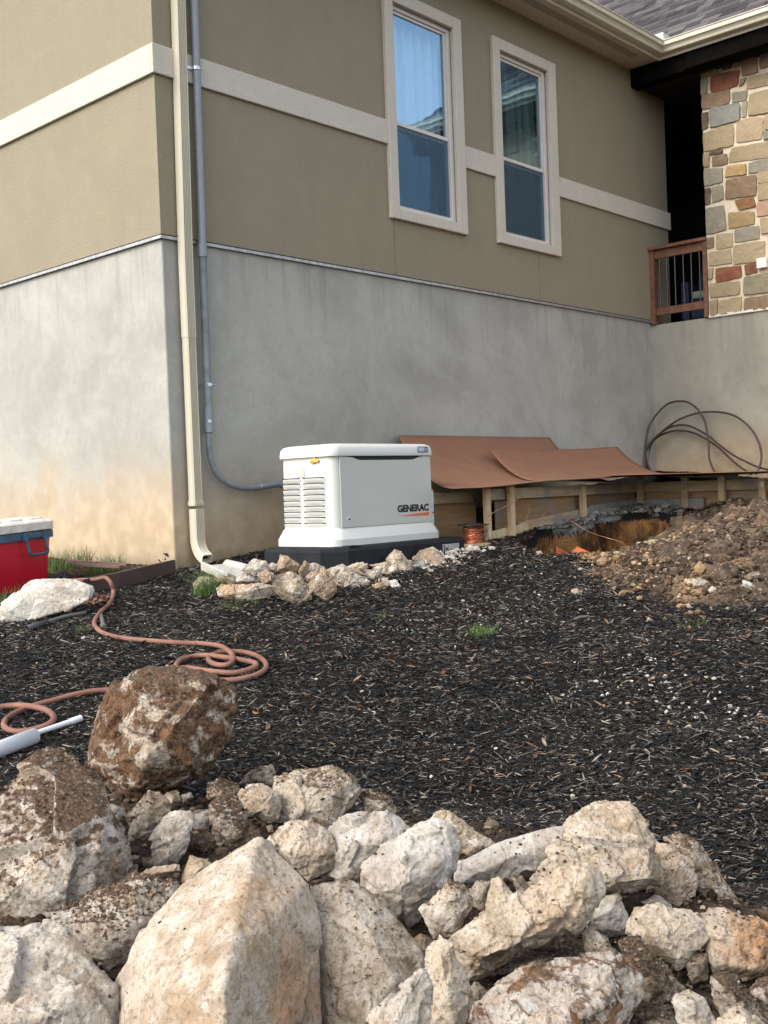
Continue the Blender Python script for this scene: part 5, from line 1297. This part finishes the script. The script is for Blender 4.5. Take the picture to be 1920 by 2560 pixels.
rock(Z6, (1350, 1008, 1440, 990, 1520, 980, 1600, 1030, 1690, 1130, 1780, 1230, 1835, 1330, 1860, 1450, 1850, 1700, 1500, 1800, 1360, 1780, 1340, 1300),
     'spot', 'broad speckled rock right of the pyramid rock', (1480, 1060, .3, 1600, 1200, .45, 1700, 1400, .55, 1450, 1400, .5, 1560, 1600, .7), tilt=.6, dd=.04, rough=.5)
rock(Z6, (1165, 802, 1200, 750, 1260, 715, 1340, 715, 1430, 770, 1455, 850, 1440, 905, 1380, 945, 1330, 968, 1290, 930, 1230, 880),
     'cream', 'knobbly cream rock directly right of the pyramid tip', (1290, 780, .55, 1390, 860, .6, 1250, 850, .55), dd=-.02)
rock(Z6, (1395, 790, 1440, 735, 1560, 687, 1660, 676, 1720, 700, 1760, 750, 1750, 830, 1600, 990, 1500, 1000, 1390, 1000, 1350, 960, 1400, 900),
     'smooth', 'smooth tan grey rock with a rounded top behind the white quartz like rock', (1500, 790, .5, 1640, 790, .5, 1500, 940, .45), dd=.06)
rock(Z6, (1335, 697, 1400, 708, 1432, 740, 1405, 800, 1340, 760), 'dark', 'small dirty stone wedged on the shoulder of the knobbly cream rock', dd=.06)
rock(Z6, (915, 642, 950, 608, 1000, 620, 1060, 690, 1110, 750, 1135, 795, 1060, 830, 960, 815, 915, 780),
     'soil', 'pointed white edged rock behind the pyramid tip, soil on its lower half', (960, 700, .5, 1040, 760, .5), dd=.02)
rock(Z6, (1195, 525, 1290, 490, 1440, 495, 1480, 520, 1535, 530, 1535, 590, 1510, 640, 1440, 722, 1330, 700, 1260, 718, 1190, 722, 1178, 650, 1185, 560),
     'spot', 'wide speckled rock at the back of the heap right of the brown boulder', (1300, 560, .5, 1440, 600, .55, 1330, 660, .5), dd=-.02)
rock(Z6, (1030, 552, 1090, 490, 1170, 470, 1200, 530, 1192, 568, 1100, 565), 'spot', 'small wedge of rock at the very back left of the wide speckled rock', tilt=.7)
rock(Z6, (1040, 600, 1062, 565, 1130, 555, 1200, 590, 1215, 650, 1200, 710, 1170, 722, 1120, 700, 1060, 660), 'cream', 'mottled tan rock just left of the wide speckled rock', dd=-.05)
rock(Z6, (895, 552, 960, 533, 1020, 548, 1062, 620, 1060, 655, 980, 640, 900, 610), 'dark', 'dirty rock with a white rim behind the pointed white edged rock', tilt=.8)
rock(Z6, (580, 665, 640, 582, 690, 590, 730, 640, 740, 690, 700, 745, 620, 795, 570, 812, 556, 775, 580, 720), 'spot', 'brownish upright rock right under the brown boulder', (650, 650, .5, 640, 740, .4))
rock(Z6, (650, 775, 700, 705, 760, 674, 822, 680, 830, 720, 800, 850, 760, 898, 670, 905, 648, 830), 'clean', 'whitish egg shaped rock in the hollow left of the pyramid tip', (730, 740, .5, 740, 850, .5), dd=-.04)
rock(Z6, (700, 618, 722, 588, 770, 580, 780, 622, 742, 656), 'spot', 'small pale stone under the right side of the brown boulder')
rock(Z6, (780, 600, 828, 590, 836, 612, 795, 637), 'grey', 'flat little grey stone next to the small pale stone under the boulder')
rock(Z6, (832, 690, 900, 665, 916, 700, 900, 762, 840, 745), 'grey', 'dark grey flat stone behind the whitish egg shaped rock', dd=.03)
rock(Z6, (608, 942, 650, 912, 775, 900, 777, 928, 700, 950, 640, 962), 'tan', 'thin flat tan stone under the whitish egg shaped rock', dd=-.05)
rock(Z6, (612, 868, 660, 870, 664, 905, 620, 910), 'dark', 'muddy pebble beside the thin flat tan stone')
rock(Z6, (782, 965, 820, 858, 880, 880, 920, 900, 850, 975, 800, 1000), 'tan', 'tan brown stone tucked behind the left flank of the pyramid rock', dd=-.03)
rock(Z6, (1555, 602, 1620, 585, 1662, 600, 1712, 655, 1702, 700, 1650, 690, 1580, 668), 'soil', 'small dark and white rock at the back edge between the speckled and the smooth rock')
rock(Z6, (470, 640, 520, 650, 560, 700, 520, 738, 490, 690), 'grey', 'thin grey shard under the left side of the brown boulder')
rock(Z6, (535, 690, 585, 650, 590, 700, 560, 740), 'dark', 'dark shard beside the thin grey shard below the boulder')
rock(Z6, (835, 770, 900, 755, 930, 800, 880, 850, 820, 820), 'dark', 'soil coated lump between the egg shaped rock and the pyramid rock', dd=.02)
rock(Z7, (0, 820, 60, 780, 130, 733, 210, 718, 280, 760, 315, 830, 312, 930, 250, 985, 210, 1050, 150, 1130, 110, 1165, 80, 1160, 60, 1125, 0, 1105, -90, 1040, -88, 980, -80, 900),
     'smooth', 'large whitish glassy rock with a pointed foot in the centre of the heap', (200, 800, .45, 100, 880, .75, 60, 1000, .75, 240, 900, .55, 110, 1100, .45), dd=-.06, thick=.7)
rock(Z7, (213, 712, 240, 680, 282, 675, 340, 730, 390, 788, 490, 812, 500, 830, 440, 860, 330, 900, 320, 830, 280, 760), 'cream', 'tan rock peaking behind the whitish glassy rock', dd=.05)
rock(Z7, (318, 895, 440, 850, 530, 790, 640, 775, 720, 742, 772, 735, 762, 800, 740, 850, 640, 930, 540, 985, 320, 985), 'smooth', 'long smooth grey slab right of the whitish glassy rock', (560, 860, .35, 420, 930, .35), thick=.35, dd=.02, rough=.4)
rock(Z7, (765, 740, 800, 700, 890, 660, 980, 628, 1060, 630, 1110, 690, 1150, 760, 1185, 815, 1100, 860, 900, 860, 745, 850), 'cream', 'warm tan flat topped rock that peaks highest on the right', (900, 790, .4, 1100, 800, .45), tilt=.8)
rock(Z7, (640, 960, 700, 880, 760, 800, 900, 795, 1130, 818, 1185, 880, 1190, 980, 1060, 1020, 940, 1005, 850, 960, 740, 950, 650, 985), 'spot', 'thick overhanging block below the warm tan flat topped rock', (1140, 840, .55, 1150, 965, .6, 930, 980, .6, 900, 820, .5), dd=-.08, thick=.6)
rock(Z7, (1180, 812, 1240, 820, 1330, 880, 1352, 960, 1342, 1040, 1270, 1082, 1180, 1045, 1170, 960), 'rust', 'orange bottomed rock right of the overhanging block', (1260, 900, .5, 1250, 1000, .55), dd=.0)
rock(Z7, (1218, 792, 1280, 770, 1350, 800, 1410, 880, 1470, 980, 1530, 1060, 1575, 1135, 1450, 1125, 1360, 1070, 1335, 900, 1260, 845), 'spot', 'slanting dark mottled rock forming the right rear edge of the heap', tilt=.7, dd=.05)
rock(Z7, (285, 1232, 340, 1180, 450, 1110, 620, 1000, 750, 940, 880, 905, 932, 960, 938, 1030, 860, 1115, 820, 1175, 700, 1215, 560, 1275, 460, 1335, 370, 1392, 320, 1325), 'cream', 'long slanting slab of tan stone lying across the middle right of the heap', (330, 1270, .4, 640, 1150, .45, 860, 990, .35, 440, 1300, .5, 700, 1190, .5), thick=.5, dd=-.10)
rock(Z7, (155, 1092, 220, 1040, 280, 980, 340, 990, 382, 1060, 360, 1110, 290, 1212, 220, 1218, 180, 1150), 'spot', 'rounded speckled rock below the whitish glassy rock', (290, 1040, .5, 230, 1130, .55, 310, 1130, .5), dd=-.14)
rock(Z7, (373, 1005, 400, 968, 462, 972, 460, 1040, 430, 1102, 384, 1080), 'spot', 'small rough rock between the rounded speckled rock and the triangular one', dd=-.06)
rock(Z7, (465, 965, 500, 962, 600, 1060, 607, 1130, 560, 1162, 480, 1162, 438, 1142), 'cream', 'triangular pinkish rock resting on the long slanting slab', (530, 1090, .55, 480, 1130, .5), dd=-.20)
rock(Z7, (548, 945, 600, 955, 632, 1000, 620, 1055, 580, 1040), 'dark', 'small dark stone behind the triangular pinkish rock', dd=-.10)
rock(Z7, (112, 1232, 160, 1200, 205, 1222, 205, 1330, 168, 1285), 'dark', 'small dull stone at the top left of the narrow standing rock', dd=-.05)
rock(Z7, (205, 1250, 240, 1207, 290, 1240, 320, 1330, 340, 1440, 400, 1535, 395, 1780, 205, 1780, 200, 1500, 190, 1330), 'cream', 'narrow standing rock in the front centre', (250, 1320, .5, 280, 1480, .6, 300, 1640, .6), dd=-.10, tilt=.5)
rock(Z7, (-60, 1560, 20, 1480, 100, 1405, 170, 1358, 202, 1430, 200, 1540, 180, 1700, 0, 1760, -60, 1700), 'clean', 'small white shard leaning at the bottom left of the narrow standing rock', (110, 1450, .4, 60, 1560, .55), dd=-.22)
rock(Z7, (378, 1595, 410, 1490, 500, 1430, 570, 1365, 700, 1352, 830, 1295, 900, 1310, 1010, 1290, 1080, 1370, 1102, 1430, 1070, 1490, 1040, 1585, 1000, 1760, 700, 1830, 370, 1800), 'pitted', 'big white and brown pitted rock at the bottom right of centre', (560, 1480, .45, 850, 1380, .4, 980, 1450, .5, 700, 1650, .7), dd=-.06, tilt=.55)
rock(Z7, (848, 1135, 930, 1050, 1010, 1028, 1052, 1120, 1055, 1195, 960, 1215, 880, 1185), 'clean', 'white rock with a pink stain below the overhanging block', dd=.02, tilt=.7)
rock(Z7, (1058, 1155, 1090, 1090, 1200, 1078, 1320, 1100, 1392, 1150, 1388, 1230, 1330, 1302, 1270, 1358, 1180, 1295, 1060, 1215), 'cream', 'blocky cream rock with a blunt lower point on the right', (1120, 1140, .4, 1310, 1160, .5, 1260, 1300, .45, 1180, 1200, .6), dd=-.08)
rock(Z7, (1110, 1062, 1180, 1028, 1245, 1080, 1180, 1100), 'clean', 'small pale tip of stone above the blocky cream rock', dd=.02)
rock(Z7, (848, 1195, 900, 1158, 940, 1222, 1010, 1280, 1065, 1355, 1110, 1430, 1050, 1400, 960, 1330, 870, 1280), 'spot', 'thin greyish rock ridge behind the big pitted rock', dd=.0)
rock(Z7, (1015, 1240, 1100, 1215, 1200, 1325, 1302, 1440, 1240, 1492, 1150, 1502, 1110, 1430, 1070, 1365), 'dark', 'muddy brown rock left of the blocky cream rock foot', dd=-.02, tilt=.6)
rock(Z7, (1375, 1115, 1450, 1100, 1570, 1130, 1660, 1160, 1720, 1250, 1700, 1370, 1560, 1397, 1430, 1372, 1400, 1300, 1390, 1200), 'rust', 'rock with a bright rusty orange face at the right edge', (1480, 1180, .4, 1640, 1230, .45, 1600, 1350, .5, 1430, 1330, .4), dd=-.02)
rock(Z7, (1418, 1385, 1480, 1368, 1550, 1440, 1620, 1500, 1680, 1600, 1500, 1600, 1430, 1500), 'soil', 'sloping pale rock smeared with soil near the right bottom', tilt=.7, dd=.0)
rock(Z7, (1240, 1492, 1320, 1440, 1380, 1480, 1432, 1590, 1440, 1720, 1300, 1700), 'clean', 'whitish pointed rock at the bottom right of the big pitted rock', (1330, 1500, .4, 1350, 1600, .5), dd=-.06)
rock(Z7, (1445, 1570, 1540, 1512, 1620, 1570, 1700, 1640, 1720, 1780, 1450, 1780), 'cream', 'cream rock in the bottom right corner', dd=-.06)
rock(Z7, (1560, 1455, 1620, 1400, 1700, 1378, 1740, 1500, 1650, 1540), 'soil', 'mottled rock at the right edge just above the corner rock', dd=.0)
rock(Z7, (1300, 1330, 1350, 1285, 1392, 1290, 1402, 1400, 1330, 1415), 'dark', 'muddy stone wedged below the blocky cream rock on its right')
rock(Z7, (640, 1262, 700, 1215, 760, 1198, 742, 1262, 690, 1284), 'dark', 'small shaded stone under the long slanting slab')
rock(Z7, (360, 1465, 390, 1400, 450, 1448, 470, 1500, 400, 1530), 'spot', 'small stone in the gap between the narrow standing rock and the big pitted rock', dd=.02)
rock(Z7, (1100, 1420, 1160, 1470, 1140, 1510, 1105, 1480), 'spot', 'little stone at the right shoulder of the big pitted rock', dd=-.02)
rock(Z7, (1050, 1520, 1200, 1500, 1300, 1600, 1280, 1760, 1040, 1760), 'dark', 'dark soil caked rock in the bottom between the pitted rock and the pointed white one', dd=.05, tilt=.6)
rock(Z7, (60, 760, 95, 728, 118, 740, 105, 768, 75, 775), 'tan', 'tiny brown pebble perched on the whitish glassy rock', dd=-.02)
rock(Z7, (470, 1290, 620, 1250, 800, 1220, 880, 1290, 700, 1350, 560, 1370, 440, 1400, 400, 1380), 'dark', 'earth caked rock in the shadow between the long slab and the big pitted rock', dd=.1, tilt=.9)

# the stones edging the pad
g = dict(mode='ground', thick=.6, tilt=.25)
rock(ZB_, (175, 540, 250, 470, 420, 470, 560, 480, 560, 530, 440, 570, 300, 622, 230, 612), 'cream', 'flat cream stone half hidden by grass in front of the splash block', **g)
rock(ZB_, (434, 592, 470, 565, 560, 540, 700, 520, 960, 540, 1015, 560, 1012, 650, 860, 692, 750, 722, 560, 702, 450, 665), 'orange', 'longest flat low stone at the left front of the row', **g)
rock(ZB_, (1005, 480, 1050, 430, 1200, 400, 1290, 450, 1340, 520, 1385, 600, 1398, 690, 1240, 742, 1150, 712, 1030, 642, 1008, 560), 'cream', 'roundest rough cream stone just right of the longest flat stone', **g)
rock(ZB_, (1350, 470, 1440, 400, 1540, 380, 1590, 430, 1655, 520, 1670, 590, 1640, 645, 1560, 722, 1500, 682, 1400, 622, 1375, 540), 'rust', 'orange crusted stone second from the left among the rough front stones', **g)
rock(ZB_, (700, 385, 810, 285, 920, 310, 955, 385, 830, 442, 730, 422), 'clean', 'pale stone at the back left end of the row near the splash block', mode='Y', yv=-1.40, thick=.6, tilt=.1)
rock(ZB_, (1042, 405, 1090, 240, 1160, 260, 1240, 320, 1282, 350, 1230, 430, 1110, 412), 'tan', 'upright tan broken stone against the left part of the black pad', mode='Y', yv=-1.40, thick=.6, tilt=.1)
rock(ZB_, (948, 385, 990, 320, 1045, 340, 1042, 415, 1000, 433), 'clean', 'small round pale stone left of the upright tan broken stone', mode='Y', yv=-1.40, thick=.6, tilt=.1)
rock(ZB_, (835, 440, 940, 390, 1012, 440, 1005, 522, 900, 530), 'tan', 'smooth light brown stone in the middle of the left cluster', mode='Y', yv=-1.47, thick=.6, tilt=.1)
rock(ZB_, (600, 525, 680, 440, 830, 430, 855, 520, 700, 540), 'smooth', 'greyish pale stone behind the longest flat stone', mode='Y', yv=-1.34, thick=.6, tilt=.1)
rock(ZB_, (1270, 405, 1340, 300, 1382, 340, 1375, 400, 1330, 482, 1295, 460), 'tan', 'narrow pointed tan stone right of the upright broken one', mode='Y', yv=-1.40, thick=.6, tilt=.1)
rock(ZB_, (1340, 440, 1370, 350, 1450, 325, 1540, 380, 1460, 430, 1360, 480), 'smooth', 'smooth grey white stone behind the orange crusted stone', mode='Y', yv=-1.40, thick=.6, tilt=.1)
rock(ZB_, (478, 455, 600, 468, 625, 520, 560, 545), 'spot', 'small pinkish stone at the lip of the splash block', mode='Y', yv=-1.40, thick=.6, tilt=.1)
rock(ZG_, (500, 1012, 600, 978, 650, 1010, 762, 1090, 772, 1132, 640, 1148, 570, 1100, 530, 1052), 'clean', 'long pale stone in the centre of the row', mode='Y', yv=-1.47, thick=.6, tilt=.1)
rock(ZG_, (795, 1110, 870, 1088, 902, 1140, 830, 1148), 'tan', 'small tan stone at the foot of the centre of the row', **g)
rock(ZG_, (920, 1082, 970, 1075, 1000, 1120, 980, 1142, 938, 1135), 'white', 'smallest bright white stone in front of the row', **g)
rock(ZG_, (908, 935, 960, 875, 1012, 900, 1060, 980, 1082, 1040, 1070, 1062, 1030, 1060, 990, 1102, 955, 1052, 920, 1000), 'cream', 'tall upright knobbly stone right of centre of the row', mode='Y', yv=-1.40, thick=.6, tilt=.1)
rock(ZG_, (1073, 995, 1110, 930, 1162, 950, 1178, 1000, 1150, 1062, 1088, 1062), 'grey', 'egg shaped grey stone right of the tall upright stone', mode='Y', yv=-1.40, thick=.6, tilt=.1)
rock(ZG_, (1100, 935, 1150, 880, 1240, 890, 1290, 930, 1318, 1000, 1280, 1032, 1200, 1022, 1155, 970), 'rust', 'large orange pitted stone under the right part of the pad', mode='Y', yv=-1.40, thick=.6, tilt=.1)
rock(ZG_, (1292, 912, 1370, 930, 1382, 990, 1340, 1018, 1308, 982), 'white', 'white stone between the orange pitted one and the last block', mode='Y', yv=-1.40, thick=.6, tilt=.1)
rock(ZG_, (1368, 915, 1440, 880, 1492, 890, 1512, 982, 1440, 992, 1380, 982), 'tan', 'squarish light tan block at the right end of the row', mode='Y', yv=-1.40, thick=.6, tilt=.1)
rock(ZG_, (1168, 866, 1220, 850, 1285, 890, 1230, 900), 'cream', 'flat stone lying on top of the large orange pitted stone', mode='Y', yv=-1.34, thick=.6, tilt=.1)
rock(ZG_, (608, 995, 700, 960, 765, 970, 752, 1012, 680, 1015), 'cream', 'pale stone behind the long pale centre stone', mode='Y', yv=-1.34, thick=.6, tilt=.1)
rock(ZG_, (640, 1002, 700, 1000, 762, 1050, 700, 1045), 'tan', 'thin brown flake on the long pale centre stone', mode='Y', yv=-1.47, thick=.6, tilt=.1)
rock(ZG_, (758, 1012, 860, 1000, 875, 1080, 800, 1085), 'spot', 'dark speckled stone right of the long pale centre stone', mode='Y', yv=-1.47, thick=.6, tilt=.1)
rock(ZG_, (868, 1062, 910, 1068, 945, 1120, 910, 1138, 870, 1102), 'clean', 'pale little stone just left of the smallest bright white stone', **g)
rock(ZG_, (788, 975, 900, 955, 912, 1002, 840, 1008), 'cream', 'rough stone at the back left of the tall upright stone', mode='Y', yv=-1.34, thick=.6, tilt=.1)
rock(ZG_, (898, 1022, 950, 1020, 952, 1072, 905, 1074), 'tan', 'brown stone wedged at the left foot of the tall upright stone', mode='Y', yv=-1.47, thick=.6, tilt=.1)
rock(ZG_, (696, 968, 740, 955, 775, 992, 738, 1012), 'clean', 'small pale stone close to the pad above the centre of the row', mode='Y', yv=-1.34, thick=.6, tilt=.1)
rock(ZG_, (1020, 935, 1078, 945, 1082, 985, 1040, 975), 'cream', 'stone peeping out between the tall upright stone and the pad', mode='Y', yv=-1.34, thick=.6, tilt=.1)
rock(ZG_, (0, 940, 60, 950, 85, 1000, 40, 1040, -10, 1010), 'clean', 'pale stone below the left end of the pad', mode='Y', yv=-1.40, thick=.6, tilt=.1)
# white slab in front of the cooler
rock(ZL_, (0, 820, 60, 780, 200, 690, 275, 600, 330, 584, 480, 586, 640, 596, 780, 640, 796, 680, 785, 735, 740, 765, 690, 768, 560, 850, 430, 880, 300, 915, 150, 955, 20, 955, -20, 900),
     'white', 'flat white limestone slab lying in front of the red cooler', (330, 640, .35, 200, 760, .35, 720, 690, .2, 560, 640, .3, 60, 880, .3), mode='ground', thick=.35, tilt=.35, rough=.5, name='limestone_slab')
rock(ZL_, (1305, 658, 1340, 645, 1480, 648, 1495, 668, 1420, 672, 1330, 672), 'grey', 'thin pale grey flake of stone on the mulch right of the steel edging', mode='ground', thick=.2)
# loose stones on the earth heap
for code in (ZP_,):
    k = dict(mode='ground', thick=.6, tilt=.2)
    for pts, mt, lab, d_ in (((1450, 375, 1470, 352, 1497, 350, 1495, 380, 1462, 398), 'clean', 'pale stone near the top of the earth heap', -.3),
                         ((1500, 700, 1560, 660, 1610, 680, 1580, 720, 1520, 735), 'dark', 'flat dark stone on the right slope of the earth heap above the white chip', -.35),
                         ((1488, 720, 1540, 735, 1565, 770, 1545, 788, 1492, 760), 'white', 'thin white chip of stone on the right slope of the earth heap', -.38),
                         ((1115, 745, 1130, 715, 1200, 705, 1255, 730, 1240, 775, 1150, 780), 'spot', 'largest speckled stone at the front foot of the earth heap', -.18),
                         ((1255, 790, 1290, 760, 1315, 780, 1300, 815, 1270, 810), 'clean', 'small pale stone right of the largest speckled stone at the heap foot', -.18),
                         ((1080, 410, 1115, 395, 1125, 420, 1090, 432), 'clean', 'pale pebble on the upper left slope of the earth heap', -.3),
                         ((340, 790, 380, 775, 418, 795, 405, 825, 350, 825), 'spot', 'lone dull stone on the mulch between the trench and the grass weed', 0),
                         ((1185, 935, 1215, 925, 1235, 945, 1210, 960, 1190, 955), 'tan', 'small tan stone on the mulch below the earth heap', 0),
                         ((110, 530, 140, 525, 155, 550, 130, 565, 112, 558), 'tan', 'small orange stone at the left rim of the trench', 0)):
        rock(code, pts, mt, lab, dd=d_, **k)
p = onG(1300+1460*.3737, 1180+552*.3737); q = atD(1300+1460*.3737, 1180+552*.3737, (p-CAM).dot(_fwd)-.42)
m = MB(); m.hull8([(q.x-.02, q.y, q.z-.012), (q.x+.012, q.y-.016, q.z-.014), (q.x+.02, q.y-.01, q.z+.012), (q.x-.012, q.y+.01, q.z+.016)], [(q.x-.018, q.y-.02, q.z-.008), (q.x+.008, q.y-.03, q.z-.010), (q.x+.018, q.y-.025, q.z+.014), (q.x-.008, q.y-.01, q.z+.018)])
m.build('plastic_scrap', simple('blue_plastic', (.03, .06, .35), .4, .05), tagv=('scrap of blue plastic on the right slope of the earth heap', 'scrap'))
finish_rocks()
# loose soil crumbs lying on the soiled rocks
cx, cy, cz, cr = [], [], [], []
rq = random.Random(99)
for o, Rm, rough, sd_ in PEND:
    mn = o.data.materials[0].name if o.data.materials else ''
    dens = {'limestone_soiled': 1., 'limestone_muddy': 1., 'boulder_brown': .3, 'limestone_spotted': .16, 'limestone_rusty': .14}.get(mn, .04)
    if Rm < .04: continue
    L = o.location
    for v in o.data.vertices:
        if v.normal.z > .25 and rq.random() < .16*dens*min(1., (v.normal.z-.25)*2.5):
            p = v.co+L
            if noise.fractal(p*6, .9, 2, 3) > -.12 and (p-CAM).length > .8:
                r_ = .0012+rq.expovariate(1/.0011); r_ = min(r_, .0055)
                cx.append(p.x+rq.uniform(-.004, .004)); cy.append(p.y+rq.uniform(-.004, .004)); cz.append(p.z+r_*.3); cr.append(r_)
tag(lumps('loose_grit', np.array(cx), np.array(cy), np.array(cz), np.array(cr), M_CLOD, 101), 'crumbs of dark soil and grit lying on the rocks', 'grit', kind='stuff')
# hooks for numbers
for me in list(bpy.data.meshes):
    if me.users == 0: bpy.data.meshes.remove(me)
